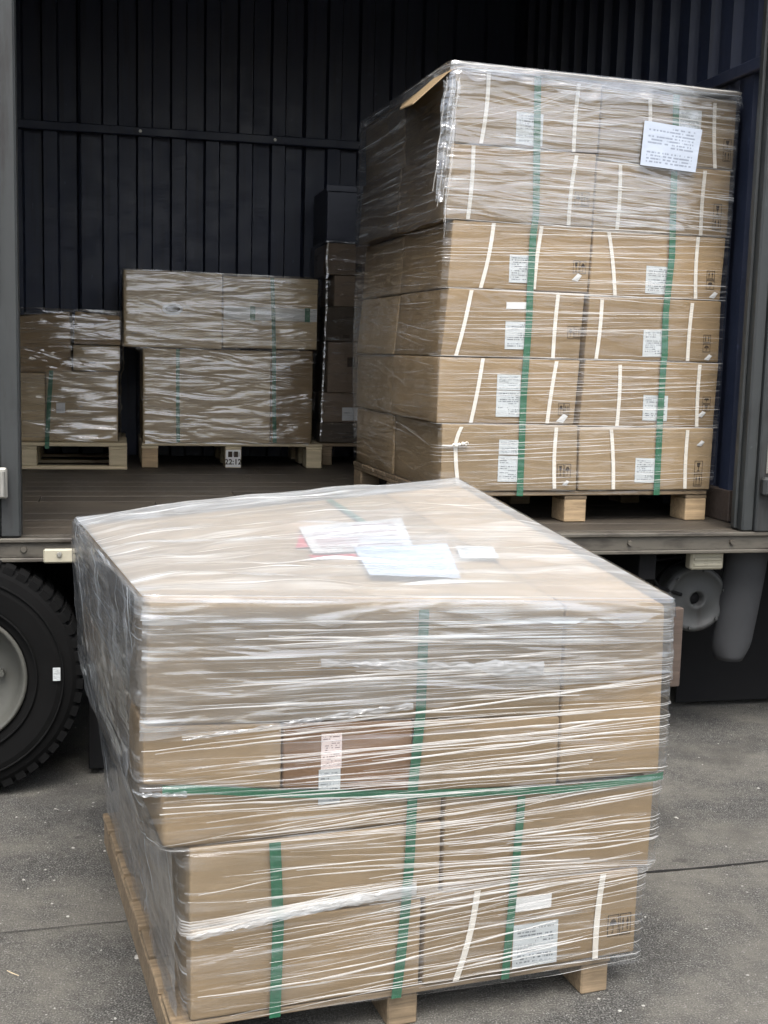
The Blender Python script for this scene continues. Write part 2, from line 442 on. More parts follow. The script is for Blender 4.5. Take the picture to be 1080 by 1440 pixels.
class MB:
    def __init__(s):
        s.v, s.f, s.uv = [], [], {}
    def vert(s, p):
        s.v.append(Vector(p))
        return len(s.v) - 1
    def face(s, idx, uv=None):
        s.f.append(tuple(idx))
        if uv:
            s.uv[len(s.f) - 1] = uv
    def quad(s, a, b, c, d, uv=((0, 0), (1, 0), (1, 1), (0, 1))):
        i = [s.vert(p) for p in (a, b, c, d)]
        s.face(i, uv)
    def poly(s, pts):
        s.face([s.vert(p) for p in pts])
    def box(s, x0, x1, y0, y1, z0, z1, ch=0.0):
        """box with chamfered edges"""
        if ch <= 0:
            p = [s.vert((x, y, z)) for z in (z0, z1) for y in (y0, y1) for x in (x0, x1)]
            for q in ((0, 2, 3, 1), (4, 5, 7, 6), (0, 1, 5, 4), (2, 6, 7, 3), (0, 4, 6, 2), (1, 3, 7, 5)):
                s.face([p[i] for i in q])
            return
        ch = min(ch, (x1 - x0) * .45, (y1 - y0) * .45, (z1 - z0) * .45)
        X, Y, Z = (x0, x1), (y0, y1), (z0, z1)
        I = {}
        for i in (0, 1):
            for j in (0, 1):
                for k in (0, 1):
                    c = (X[i], Y[j], Z[k])
                    d = (ch if i == 0 else -ch, ch if j == 0 else -ch, ch if k == 0 else -ch)
                    I[i, j, k, 0] = s.vert((c[0], c[1] + d[1], c[2] + d[2]))
                    I[i, j, k, 1] = s.vert((c[0] + d[0], c[1], c[2] + d[2]))
                    I[i, j, k, 2] = s.vert((c[0] + d[0], c[1] + d[1], c[2]))
        ring = ((0, 0), (1, 0), (1, 1), (0, 1))
        for e in (0, 1):
            a = [I[e, j, k, 0] for j, k in ring]; s.face(a if e else a[::-1])
            a = [I[i, e, k, 1] for i, k in ring]; s.face(a[::-1] if e else a)
            a = [I[i, j, e, 2] for i, j in ring]; s.face(a if e else a[::-1])
        for i in (0, 1):
            for j in (0, 1):
                s.face([I[i, j, 0, 0], I[i, j, 0, 1], I[i, j, 1, 1], I[i, j, 1, 0]])
                s.face([I[i, 0, j, 0], I[i, 0, j, 2], I[i, 1, j, 2], I[i, 1, j, 0]])
                s.face([I[0, i, j, 1], I[0, i, j, 2], I[1, i, j, 2], I[1, i, j, 1]])
        for i in (0, 1):
            for j in (0, 1):
                for k in (0, 1):
                    s.face([I[i, j, k, 0], I[i, j, k, 1], I[i, j, k, 2]])
    def ribbon(s, pts, wid, th, up):
        """flat strap along pts; wid = vector across, th = thickness along up"""
        wid, up = Vector(wid), Vector(up)
        R = []
        for p in pts:
            p = Vector(p)
            R.append([s.vert(p - wid / 2), s.vert(p + wid / 2), s.vert(p + wid / 2 + up * th), s.vert(p - wid / 2 + up * th)])
        for a, b in zip(R, R[1:]):
            for k in range(4):
                s.face([a[k], a[(k + 1) % 4], b[(k + 1) % 4], b[k]])
        s.face(R[0][::-1]); s.face(R[-1])
    def lathe(s, prof, center, axis='v', n=48):
        """revolve (radius, along) about an axis through center; axis v or z"""
        R = []
        for k in range(n):
            a = 2 * math.pi * k / n
            ring = []
            for r, h in prof:
                if axis == 'v':
                    ring.append(s.vert((center[0] + r * math.cos(a), center[1] + h, center[2] + r * math.sin(a))))
                elif axis == 'u':
                    ring.append(s.vert((center[0] + h, center[1] + r * math.cos(a), center[2] + r * math.sin(a))))
                else:
                    ring.append(s.vert((center[0] + r * math.cos(a), center[1] + r * math.sin(a), center[2] + h)))
            R.append(ring)
        for k in range(n):
            a, b = R[k], R[(k + 1) % n]
            for j in range(len(prof) - 1):
                s.face([a[j], a[j + 1], b[j + 1], b[j]])
    def tube(s, pts, r, n=8):
        R = []
        pts = [Vector(p) for p in pts]
        for i, p in enumerate(pts):
            d = (pts[min(i + 1, len(pts) - 1)] - pts[max(i - 1, 0)]).normalized()
            x = d.cross(Vector((0, 0, 1)))
            if x.length < .1: x = d.cross(Vector((0, 1, 0)))
            x.normalize(); y = d.cross(x)
            rr = r[i] if isinstance(r, (list, tuple)) else r
            R.append([s.vert(p + x * rr * math.cos(2 * math.pi * k / n) + y * rr * math.sin(2 * math.pi * k / n)) for k in range(n)])
        for a, b in zip(R, R[1:]):
            for k in range(n):
                s.face([a[k], a[(k + 1) % n], b[(k + 1) % n], b[k]])
        s.face(R[0][::-1]); s.face(R[-1])
    def build(s, name, m, parent=None, fr=WORLD, base=None, smooth=False):
        if parent is not None:
            chain = parent
            b = BASE[parent.name]
        else:
            b = Vector(base) if base is not None else Vector((0, 0, 0))
        me = bpy.data.meshes.new(name)
        me.from_pydata([tuple(p - b) for p in s.v], [], s.f)
        if s.uv:
            lay = me.uv_layers.new(name='UVMap')
            for fi, poly in enumerate(me.polygons):
                u = s.uv.get(fi)
                if u:
                    for li, c in zip(poly.loop_indices, u):
                        lay.data[li].uv = c
        me.materials.append(m)
        if smooth:
            me.polygons.foreach_set('use_smooth', [True] * len(me.polygons))
        me.update()
        o = bpy.data.objects.new(name, me)
        COL.objects.link(o)
        if parent is not None:
            o.parent = parent
            BASE[o.name] = b
        else:
            o.location = fr.w(b)
            o.rotation_euler = (0, 0, fr.a)
            BASE[o.name] = b
        return o

def fix_normals(o):
    import bmesh
    bm = bmesh.new()
    bm.from_mesh(o.data)
    bmesh.ops.recalc_face_normals(bm, faces=bm.faces)
    bm.to_mesh(o.data)
    bm.free()
    return o

rnd = random.Random(7)

# ------------------------------------------------------------------ cartons
def hexa(u0, u1, v0, v1, zb, zt, lean=(0, 0), lean_v=(0, 0)):
    """eight corners; zb/zt one height or four (front left, front right, back right, back left); lean shifts the top"""
    zb = [zb] * 4 if isinstance(zb, (int, float)) else list(zb)
    zt = [zt] * 4 if isinstance(zt, (int, float)) else list(zt)
    P = [(u0, v0), (u1, v0), (u1, v1), (u0, v1)]
    lo = [Vector((P[i][0], P[i][1], zb[i])) for i in range(4)]
    hi = [Vector((P[i][0] + lean[0 if i in (0, 3) else 1], P[i][1] + lean_v[0], zt[i])) for i in range(4)]
    return lo, hi

def tri(lo, hi, a, b, c):
    p = lambda q: (q[0] * (1 - a) + q[1] * a) * (1 - b) + (q[3] * (1 - a) + q[2] * a) * b
    return p(lo) * (1 - c) + p(hi) * c

def hexa_mesh(lo, hi, r=0.007, bulge=0.0025, seed=0.0, n=5):
    L = ((lo[1] - lo[0]).length, (lo[3] - lo[0]).length, (hi[0] - lo[0]).length)
    def ax(l):
        e = r / l
        return [0, e * 0.35, e] + [e + (1 - 2 * e) * k / n for k in range(1, n)] + [1 - e, 1 - e * 0.35, 1]
    A = [ax(l) for l in L]
    N = [len(a) for a in A]
    mb, idx = MB(), {}
    def g(i, j, k):
        if (i, j, k) in idx:
            return idx[i, j, k]
        q = [A[0][i] * L[0], A[1][j] * L[1], A[2][k] * L[2]]
        c = [min(max(q[t], r), L[t] - r) for t in range(3)]
        d = Vector([q[t] - c[t] for t in range(3)])
        if d.length > 1e-9:
            d = d.normalized() * r
        f = [(c[t] + d[t]) / L[t] for t in range(3)]
        p = tri(lo, hi, *f)
        w = Vector((0, 0, 0))
        nz = mn.noise(Vector((p.x * 4 + seed, p.y * 4, p.z * 5)))
        bl = bulge * (0.6 + nz)
        if 2 < j < N[1] - 3 or True:
            ins = lambda t: math.sin(math.pi * min(max(f[t], 0), 1))
            if i in (0, N[0] - 1): w.x += (1 if i else -1) * bl * ins(1) * ins(2)
            if j in (0, N[1] - 1): w.y += (1 if j else -1) * bl * 0.5 * ins(0) * ins(2)
            if k in (0, N[2] - 1): w.z += (1 if k else -1) * bl * 0.3 * ins(0) * ins(1)
        idx[i, j, k] = mb.vert(p + w)
        return idx[i, j, k]
    for k0, flip in ((0, True), (N[2] - 1, False)):
        for i in range(N[0] - 1):
            for j in range(N[1] - 1):
                q = [g(i, j, k0), g(i + 1, j, k0), g(i + 1, j + 1, k0), g(i, j + 1, k0)]
                mb.face(q[::-1] if flip else q)
    for j0, flip in ((0, False), (N[1] - 1, True)):
        for i in range(N[0] - 1):
            for k in range(N[2] - 1):
                q = [g(i, j0, k), g(i + 1, j0, k), g(i + 1, j0, k + 1), g(i, j0, k + 1)]
                mb.face(q[::-1] if flip else q)
    for i0, flip in ((0, True), (N[0] - 1, False)):
        for j in range(N[1] - 1):
            for k in range(N[2] - 1):
                q = [g(i0, j, k), g(i0, j + 1, k), g(i0, j + 1, k + 1), g(i0, j, k + 1)]
                mb.face(q[::-1] if flip else q)
    return mb

def plate(mb, u0, z0, u1, z1, v, skew=0.0, curl=0.0):
    """thin label on the plane v (facing -v), bottom left to top right, with thickness"""
    n = 4
    for k in range(n):
        a, b = k / n, (k + 1) / n
        ua, ub = u0 + (u1 - u0) * a, u0 + (u1 - u0) * b
        va, vb = v - curl * a * a, v - curl * b * b
        mb.quad((ua, va, z0 + skew * a), (ub, vb, z0 + skew * b), (ub + 0.0, vb, z1 + skew * b), (ua, va, z1 + skew * a),
                ((a, 0), (b, 0), (b, 1), (a, 1)))
    for (a, b) in (((u0, z0), (u1, z0)), ((u1, z1), (u0, z1)), ((u0, z1), (u0, z0)), ((u1, z0), (u1, z1))):
        sa = skew * (a[0] - u0) / (u1 - u0); sb = skew * (b[0] - u0) / (u1 - u0)
        ca = curl * ((a[0] - u0) / (u1 - u0)) ** 2; cb = curl * ((b[0] - u0) / (u1 - u0)) ** 2
        mb.quad((a[0], v + 0.0006, a[1] + sa), (b[0], v + 0.0006, b[1] + sb), (b[0], v - cb, b[1] + sb), (a[0], v - ca, a[1] + sa),
                ((0, 0), (0, 0), (0, 0), (0, 0)))

def bar(mb, u0, z0, u1, z1, v):
    mb.quad((u0, v, z0), (u1, v, z0), (u1, v, z1), (u0, v, z1))

def marks(mb, u0, z0, u1, z1, v, kind):
    """printed handling marks: framed cells with a glass, an umbrella or arrows"""
    w, h, t = u1 - u0, z1 - z0, 0.0022
    if h >= w * 1.3:
        cells = [(u0, z0, u1, z0 + h * .48), (u0, z0 + h * .52, u1, z1)]
    else:
        cells = [(u0, z0, u0 + w * .48, z1), (u0 + w * .52, z0, u1, z1)]
    for ci, (a, b, c, d) in enumerate(cells):
        bar(mb, a, b, c, b + t, v); bar(mb, a, d - t, c, d, v); bar(mb, a, b + t, a + t, d - t, v); bar(mb, c - t, b + t, c, d - t, v)
        cw, chh = c - a, d - b
        mx, q = (a + c) / 2, (kind + ci) % 3
        if q == 0:      # two arrows up
            for s in (-.2, .2):
                x = mx + s * cw
                bar(mb, x - cw * .04, b + chh * .22, x + cw * .04, b + chh * .6, v)
                mb.poly([(x - cw * .13, v, b + chh * .58), (x + cw * .13, v, b + chh * .58), (x, v, b + chh * .85)])
            bar(mb, a + cw * .15, b + chh * .10, c - cw * .15, b + chh * .15, v)
        elif q == 1:    # glass
            mb.poly([(mx - cw * .22, v, b + chh * .85), (mx - cw * .14, v, b + chh * .5), (mx + cw * .14, v, b + chh * .5), (mx + cw * .22, v, b + chh * .85)])
            bar(mb, mx - cw * .04, b + chh * .2, mx + cw * .04, b + chh * .5, v)
            bar(mb, mx - cw * .18, b + chh * .13, mx + cw * .18, b + chh * .2, v)
        else:           # umbrella
            pts = [(mx + cw * .32 * math.cos(k * math.pi / 8), v, b + chh * .5 + chh * .3 * math.sin(k * math.pi / 8)) for k in range(9)]
            mb.poly(pts)
            bar(mb, mx - cw * .03, b + chh * .16, mx + cw * .03, b + chh * .5, v)
            bar(mb, mx - cw * .13, b + chh * .14, mx, b + chh * .19, v)

def carton(fr, lo, hi, label, group=None, m='card', bands=(), labels=(), prints=(), r=0.007, bulge=0.0035, lab_mat='paper', torn=(), name='carton'):
    base = (lo[0] + lo[1] + lo[2] + lo[3]) / 4
    t = thing(name, fr, base, label, 'carton', group)
    seed = rnd.random() * 50
    b = hexa_mesh(lo, hi, r, bulge, seed).build('carton_body', M[m], t, smooth=True)
    vf = min(lo[0].y, lo[1].y)
    for k, bp in enumerate(bands):
        mb = MB()
        pts = []
        nseg = 7
        for (p, q) in zip(bp, bp[1:]):
            for i in range(nseg):
                a = i / nseg
                bow = 0.006 * math.sin(math.pi * a) * (1 if (k + len(bp)) % 2 else -1) * (0.4 + (seed * (k + 1)) % 1)
                pts.append((p[0] + (q[0] - p[0]) * a - bow, vf - 0.0030 - 0.0016 * math.sin(math.pi * a), p[1] + (q[1] - p[1]) * a))
        pts.append((bp[-1][0], vf - 0.0030, bp[-1][1]))
        zt, zl = max(bp[0][1], bp[-1][1]), min(bp[0][1], bp[-1][1])
        mb.ribbon(pts, (0.0165, 0, 0), 0.0012, (0, -1, 0))
        fix_normals(mb.build('packing_band', M['band'], t))
    for k, q in enumerate(labels):
        mb = MB()
        sk = ((seed * 7 + k * 3) % 1 - .5) * 0.006
        plate(mb, q[0], q[1], q[2], q[3], vf - 0.0026, sk, 0.002)
        mb.build('shipping_label', M[q[4]] if len(q) > 4 else M[lab_mat if (q[3] - q[1]) > .04 and k < 2 else 'paper_blank'], t)
    for k, q in enumerate(prints):
        mb = MB()
        marks(mb, q[0], q[1], q[2], q[3], vf - 0.0021, int(seed) + k)
        mb.build('printed_mark', M['ink'], t)
    for (u, z, s) in torn:       # a torn paper flake curling off the carton
        mb = MB()
        a = [(u - s, vf - .003, z - s * .5), (u + s * .3, vf - .003, z - s * .7), (u + s, vf - .010, z + s * .4), (u + s * .2, vf - .008, z + s * .8)]
        mb.quad(*a)
        mb.build('torn_flake', M['paper_blank'], t)
    return t

# ------------------------------------------------------------------ stretch film
class Film:
    """a sheet wrapped round a load: levels of four corners (front left, front right, back right, back left)"""
    def __init__(s, levels, rho=0.035):
        s.lv = [[Vector(c) for c in l] for l in levels]
        s.k = [(l[0].z + l[1].z) / 2 for l in s.lv]
        s.rho = rho
        s.z0, s.z1 = s.k[0], s.k[-1]
    def corners(s, t):
        t = min(max(t, s.z0), s.z1)
        for i in range(len(s.k) - 1):
            if t <= s.k[i + 1]:
                f = (t - s.k[i]) / max(1e-6, s.k[i + 1] - s.k[i])
                return [s.lv[i][j].lerp(s.lv[i + 1][j], f) for j in range(4)]
        return s.lv[-1]
    def raw(s, c, q):
        q %= 4
        i = int(q); f = q - i
        return c[i].lerp(c[(i + 1) % 4], f)
    def at(s, q, t, off=0.0):
        c = s.corners(t)
        k = round(q)
        d = q - k
        if abs(d) < s.rho:
            a, b, cc = s.raw(c, k - s.rho), c[k % 4], s.raw(c, k + s.rho)
            w = (d + s.rho) / (2 * s.rho)
            p = a.lerp(b, w).lerp(b.lerp(cc, w), w)
            n0, n1 = s.nrm(c, k - .5), s.nrm(c, k + .5)
            n = n0.lerp(n1, w).normalized()
        else:
            p = s.raw(c, q)
            n = s.nrm(c, q)
        return p + n * off
    def nrm(s, c, q):
        i = int(q % 4)
        d = c[(i + 1) % 4] - c[i]
        return Vector((d.y, -d.x, 0)).normalized()
    def side_len(s):
        c = s.corners((s.z0 + s.z1) / 2)
        return [(c[(i + 1) % 4] - c[i]).length for i in range(4)]

def film_sheet(film, lo_fn=None, hi_fn=None, nt=60, off=0.0, amp=0.003, fold_amp=(0, 0, 0, 0), cap=None, q0=0.0, q1=4.0, seed=0.0):
    mb = MB()
    L = film.side_len()
    cum = [0, L[0], L[0] + L[1], L[0] + L[1] + L[2], sum(L)]
    qs = []
    for i in range(4):
        for f in (0, .012, .025, .04, .07, .12, .18, .25, .32, .4, .47, .54, .61, .68, .75, .82, .88, .93, .96, .975, .988):
            if q0 - 1e-6 <= i + f <= q1 + 1e-6:
                qs.append(i + f)
    closed = q0 == 0 and q1 == 4
    if closed or q1 not in qs:
        qs.append(q1)
    rows = []
    for j in range(nt + 1):
        row = []
        for q in qs:
            a = lo_fn(q) if lo_fn else film.z0
            b = hi_fn(q) if hi_fn else film.z1
            t = a + (b - a) * j / nt
            qq = q % 4
            si = int(qq) if qq < 4 else 0
            ul = cum[si] + (qq - si) * L[si] if q < 4 else cum[4]
            w = mn.noise(Vector((qq * 5 + seed, t * 34, seed))) * 0.6 + mn.noise(Vector((qq * 9, t * 80 + seed, 3.0))) * 0.4
            edge = min(1, min(qq - si, 1 - (qq - si)) / 0.05)
            fa = fold_amp[si]
            dsp = amp * (0.5 + w)
            if fa:
                ph = (ul * 0.9 + t * 1.5)
                dsp += fa * edge * (0.5 + mn.noise(Vector((ph * 13, (ul - t) * 1.2, seed + 9))))
            row.append((mb.vert(film.at(q, t, off + max(dsp, 0))), (ul, t)))
        rows.append(row)
    for j in range(nt):
        for i in range(len(qs) - 1):
            a, b, c, d = rows[j][i], rows[j][i + 1], rows[j + 1][i + 1], rows[j + 1][i]
            mb.face([a[0], b[0], c[0], d[0]], (a[1], b[1], c[1], d[1]))
    if cap:
        film_cap(film, cap, 26, mb)
    return mb

def film_cap(film, cap, n, mb=None):
    """the film over the top of a load"""
    mb = mb or MB()
    c = film.corners(film.z1)
    g = []
    for j in range(n + 1):
        r = []
        for i in range(n + 1):
            a, b = i / n, j / n
            p = c[0].lerp(c[1], a).lerp(c[3].lerp(c[2], a), b)
            p = p + Vector((0, 0, cap(p.x, p.y, a, b)))
            r.append((mb.vert(p), (p.x, p.y + 5)))
        g.append(r)
    for j in range(n):
        for i in range(n):
            q = [g[j][i], g[j][i + 1], g[j + 1][i + 1], g[j + 1][i]]
            mb.face([x[0] for x in q], [x[1] for x in q])
    return mb

def film_drape(film, depth, ragged, seed, off=.010, amp=.006, nt=9):
    """loose edge of the top sheet hanging over the sides with a ragged hem"""
    mb = MB()
    N = 260
    L = sum(film.side_len())
    rows = []
    for j in range(nt + 1):
        r = []
        for i in range(N + 1):
            q = 4 * i / N
            hem = depth * (0.55 + ragged * mn.noise(Vector((q * 3, seed, 0))) + .5 * ragged * mn.noise(Vector((q * 14, seed, 2))))
            t = film.z1 - max(.012, hem) * j / nt
            o = off + amp * (j / nt) * (.6 + mn.noise(Vector((q * 20, t * 12, seed))))
            p = film.at(q, t, o if j else off * .4)
            if j == 0:
                p.z += .006
            r.append((mb.vert(p), (q * L / 4, t)))
        rows.append(r)
    for j in range(nt):
        for i in range(N):
            a, b, c, d = rows[j + 1][i], rows[j + 1][i + 1], rows[j][i + 1], rows[j][i]
            mb.face([a[0], b[0], c[0], d[0]], (a[1], b[1], c[1], d[1]))
    return mb

def folds(mb, film, strands, off, rs, step=0.035):
    """bunched film: thin raised ridges that run along the wrap; strand = (q0, q1, t0, t1, sag, width)"""
    L = film.side_len()
    for (qa, qb, ta, tb, sag, w) in strands:
        if abs(qa) < .004: qa = -.05
        if .99 <= qb <= 1.001: qb = 1.06
        ln = abs(qb - qa) * (L[0] + L[1]) / 2
        n = max(4, int(ln / step))
        ph = rs.random() * 90
        prev = None
        for i in range(n + 1):
            a = i / n
            q = qa + (qb - qa) * a
            t = ta + (tb - ta) * a - sag * math.sin(math.pi * a) + 0.0025 * mn.noise(Vector((a * ln * 9, ph, 0)))
            ww = w * (0.35 + 0.65 * math.sin(math.pi * min(max(a, .04), .96))) * (0.75 + 0.5 * mn.noise(Vector((a * ln * 14, ph, 4))))
            r = [film.at(q, t - ww / 2, off), film.at(q, t, off + ww * 0.32), film.at(q, t + ww / 2, off)]
            iv = [mb.vert(x) for x in r]
            uvx = a * ln * 3 + ph
            if prev:
                p, pu = prev
                mb.face([p[0], iv[0], iv[1], p[1]], ((pu, ph), (uvx, ph), (uvx, ph + .5), (pu, ph + .5)))
                mb.face([p[1], iv[1], iv[2], p[2]], ((pu, ph), (uvx, ph), (uvx, ph + .5), (pu, ph + .5)))
            prev = (iv, uvx)

def rand_strands(rs, n, t0, t1, q0=-0.05, q1=1.05, slope=0.03, bias=0.0, wmin=0.0016, wmax=0.0045, lmin=.25, lmax=1.1, sag=0.01):
    S = []
    for _ in range(n):
        l = rs.uniform(lmin, lmax)
        a = rs.uniform(q0, max(q0, q1 - l * .75))
        b = min(a + l, q1)
        t = rs.uniform(t0, t1)
        s = rs.gauss(bias, slope)
        w = wmin + (wmax - wmin) * rs.random() ** 2.2
        S.append((a, b, t - s * (b - a) / 2, t + s * (b - a) / 2, rs.uniform(-sag, sag), w))
    return S

# ------------------------------------------------------------------ pallets
def pallet(fr, u0, u1, v0, v1, z0, h, label, m='pallet', group=None, blocks_u=3, bw=0.09, deck=0.02, bottom=False, across=False, nb=6, mark=None, stringer=False, lights=None):
    t = thing('wooden_pallet', fr, ((u0 + u1) / 2, (v0 + v1) / 2, z0), label, 'pallet', group)
    zt = z0 + h
    W, D = u1 - u0, v1 - v0
    # deck boards run along u
    gap = 0.022
    bd = (D - gap * (nb - 1)) / nb
    for i in range(nb):
        mb = MB()
        a = v0 + i * (bd + gap)
        mb.box(u0 + rnd.uniform(-.004, .004), u1 + rnd.uniform(-.004, .004), a, a + bd, zt - deck, zt - rnd.uniform(0, .0015), 0.003)
        mb.build('deck_board', M[m], t)
    bz0 = z0 + (0.018 if bottom else 0)
    bz1 = zt - deck - 0.001
    for i in range(blocks_u):
        ua = u0 + (W - bw) * i / (blocks_u - 1)
        if stringer:
            mb = MB(); mb.box(ua, ua + bw, v0 + .006, v1 - .006, bz0, bz1, 0.004)
            mb.build('stringer', M[m], t)
            continue
        # top stringer board under the deck
        mb = MB(); mb.box(ua, ua + bw, v0 + .004, v1 - .004, bz1 - .016, bz1, 0.002)
        mb.build('stringer_board', M[m], t)
        for j in range(3):
            va = v0 + .004 + (D - .14 - .008) * j / 2
            mb = MB(); mb.box(ua + .001, ua + bw - .001, va, va + .14, bz0 + .0005, bz1 - .0165, 0.004)
            blk = mb.build('block', M[(lights or {}).get((i, j), m)], t)
            if mark and (i, j) == mark:
                BASE[blk.name] = BASE[t.name]
                block_print(t, ua, ua + bw, va - .0012, bz0, bz1 - .0165)
    if bottom:
        for j in range(3):
            va = v0 + (D - .09) * j / 2
            mb = MB(); mb.box(u0, u1, va, va + .09, z0, bz0, 0.003)
            mb.build('bottom_board', M[m], t)
    return t

def text_mesh(txt, size, name, m, parent, org, ux=Vector((1, 0, 0)), uz=Vector((0, 0, 1)), bold=False):
    cu = bpy.data.curves.new('t', 'FONT')
    cu.body = txt
    cu.size = size
    cu.align_x = 'CENTER'
    cu.resolution_u = 2
    if bold: cu.offset = size * 0.025
    ob = bpy.data.objects.new('t', cu)
    COL.objects.link(ob)
    dg = bpy.context.evaluated_depsgraph_get()
    me = bpy.data.meshes.new_from_object(ob.evaluated_get(dg))
    bpy.data.objects.remove(ob)
    b = BASE[parent.name]
    for v in me.vertices:
        v.co = Vector(org) + ux * v.co.x + uz * v.co.y - b
    me.materials.clear()
    me.materials.append(m)
    o = bpy.data.objects.new(name, me)
    COL.objects.link(o)
    o.parent = parent
    return o

def block_print(t, u0, u1, v, z0, z1):
    mb = MB()
    plate(mb, u0 + .004, z0 + .006, u1 - .004, z1 - .004, v + .0005)
    mb.build('stamp_plate', M['paper_blank'], t)
    h = z1 - z0
    text_mesh('22:12', h * .40, 'stamp_print', M['ink'], t, ((u0 + u1) / 2, v - .0012, z0 + h * .20), bold=True)
    mb = MB()
    w = u1 - u0
    for k in (0, 1):
        a = u0 + w * (.18 + .36 * k)
        bar(mb, a, z0 + h * .58, a + w * .26, z0 + h * .88, v - .0012)
        bar(mb, a + w * .30, z0 + h * .62, a + w * .33, z0 + h * .84, v - .0012)
    mb.build('stamp_print', M['ink'], t)

def strap(fr, pts, width, label, group, wid=(1, 0, 0), up=(0, -1, 0), m='green', name='green_strap', th=0.0012):
    mb = MB()
    mb.ribbon(pts, Vector(wid) * width, th, up)
    o = fix_normals(mb.build(name, M[m], None, fr, pts[len(pts) // 2]))
    tag(o, label, 'strap', group)
    return o


# ------------------------------------------------------------------ ground
gb = MB()
gb.quad((-60, -60, 0), (60, -60, 0), (60, 60, 0), (-60, 60, 0))
tag(gb.build('ground', M['ground']), kind='structure')
rs = random.Random(3)
cb = MB()                                     # the joint that crosses the yard behind the near pallet
pts = []
for k in range(90):
    a = k / 89
    x = -4 + 9 * a
    y = 3.52 + 0.27 * (x + 0.3) + 0.012 * mn.noise(Vector((x * 6, 0, 0))) + .006 * mn.noise(Vector((x * 25, 1, 0))) + 0.02 * mn.noise(Vector((x * 1.3, 4, 0)))
    w = (0.0050 + 0.004 * mn.noise(Vector((x * 9, 7, 0)))) * (1 if x > 0 else .3)
    pts.append((x, y, max(w, .0009)))
for (a, b) in zip(pts, pts[1:]):
    cb.quad((a[0], a[1] - a[2], .004), (b[0], b[1] - b[2], .004), (b[0], b[1] + b[2], .004), (a[0], a[1] + a[2], .004))
tag(cb.build('ground_joint', M['tar']), kind='structure')
pb = MB()                                     # grit and small stones
def stone(mb, x, y, s, rs):
    h = s * rs.uniform(.35, .7)
    a0 = rs.random() * 6
    e = rs.uniform(.6, 1.6)
    lo = [mb.vert((x + s * e * math.cos(a0 + k * 1.257) * rs.uniform(.7, 1.1), y + s * math.sin(a0 + k * 1.257) * rs.uniform(.7, 1.1), .0005)) for k in range(5)]
    up = [mb.vert((x + .55 * s * e * math.cos(a0 + k * 1.257), y + .55 * s * math.sin(a0 + k * 1.257), h)) for k in range(5)]
    for k in range(5):
        mb.face([lo[k], lo[(k + 1) % 5], up[(k + 1) % 5], up[k]])
    mb.face(up)
for _ in range(2000):
    y = rs.uniform(2.55, 5.6)
    x = rs.uniform(-1.9, -.3) if rs.random() < .55 else rs.uniform(.5, 2.3)
    stone(pb, x, y, .0012 + .0045 * rs.random() ** 4, rs)
tag(pb.build('gravel', M['pebble']), 'pale grit scattered over the dark asphalt', 'gravel', kind='stuff')
for (x, y, s, lab) in ((-.66, 3.19, .011, 'small pale stone on the asphalt just left of the near pallet'),
                       (-.70, 3.36, .010, 'pale stone lying on the ground joint at left'),
                       (1.62, 6.55, .018, 'pale stone on the ground far under the truck')):
    mb = MB()
    stone(mb, x, y, s, rs)
    tag(mb.build('stone', M['pebble'], None, WORLD, (x, y, 0)), lab, 'stone')
mb = MB()
mb.tube([(-.995, 3.10, .002), (-.975, 3.085, .003), (-.955, 3.075, .002)], [.001, .0016, .0008], 5)
tag(mb.build('wood_splinter', M['pallet_light'], None, WORLD, (-.975, 3.085, 0)), 'thin pale splinter of wood on the asphalt at lower left', 'splinter')

# ------------------------------------------------------------------ truck
FZ = 0.98                                      # cargo floor
TU0, TU1, TV1, TZ1 = -5.6, 1.62, 3.5, 4.12
truck = thing('cargo_truck', TRUCK, (-1.0, 1.75, 0), 'dark open-sided cargo truck with ribbed navy walls and wooden floor', 'truck')

mb = MB(); mb.box(TU0, 3.2, -.005, TV1 + .05, .892, FZ - .019)
slab = mb.build('floor', M['chassis'], truck)
nb, fw = 17, 0.2
for k in range(nb):
    a = .03 + k * (TV1 - .04) / nb
    b = a + (TV1 - .04) / nb - .004
    cut = rnd.uniform(-2.0, .6)
    for (p, q) in ((TU0 + .05, cut - .0015), (cut + .0015, TU1 - .01)):
        mb = MB(); mb.box(p, q, a, b, FZ - .018, FZ - rnd.uniform(0, .002), .002)
        mb.build('floor_board', M['floor'], slab)

def corrugated(axis, a0, a1, fixed, sign, z0, z1, period=.215, depth=.045, phase=0.0):
    """pressed trapezoid sheet; axis u (back wall) or v (end wall); sign = direction of the room"""
    prof = []
    a = a0 + phase
    segs = [(0, 0), (.105, 0), (.118, 1), (.202, 1), (.215, 0)]
    x = a
    while x < a1:
        for (d, h) in segs[:-1]:
            if x + d <= a1: prof.append((x + d, h))
        x += period
    prof = [(a0, 0)] + [p for p in prof if p[0] > a0] + [(a1, 0)]
    m = MB()
    zs = [z0 + (z1 - z0) * k / 6 for k in range(7)]
    G_ = []
    for (p, h) in prof:
        col = []
        for z in zs:
            dent = .003 * mn.noise(Vector((p * 3, z * 2, fixed)))
            f = fixed + sign * (depth * h) + dent
            col.append(m.vert((p, f, z) if axis == 'u' else (f, p, z)))
        G_.append(col)
    for a, b in zip(G_, G_[1:]):
        for k in range(6):
            m.face([a[k], b[k], b[k + 1], a[k + 1]])
    return m

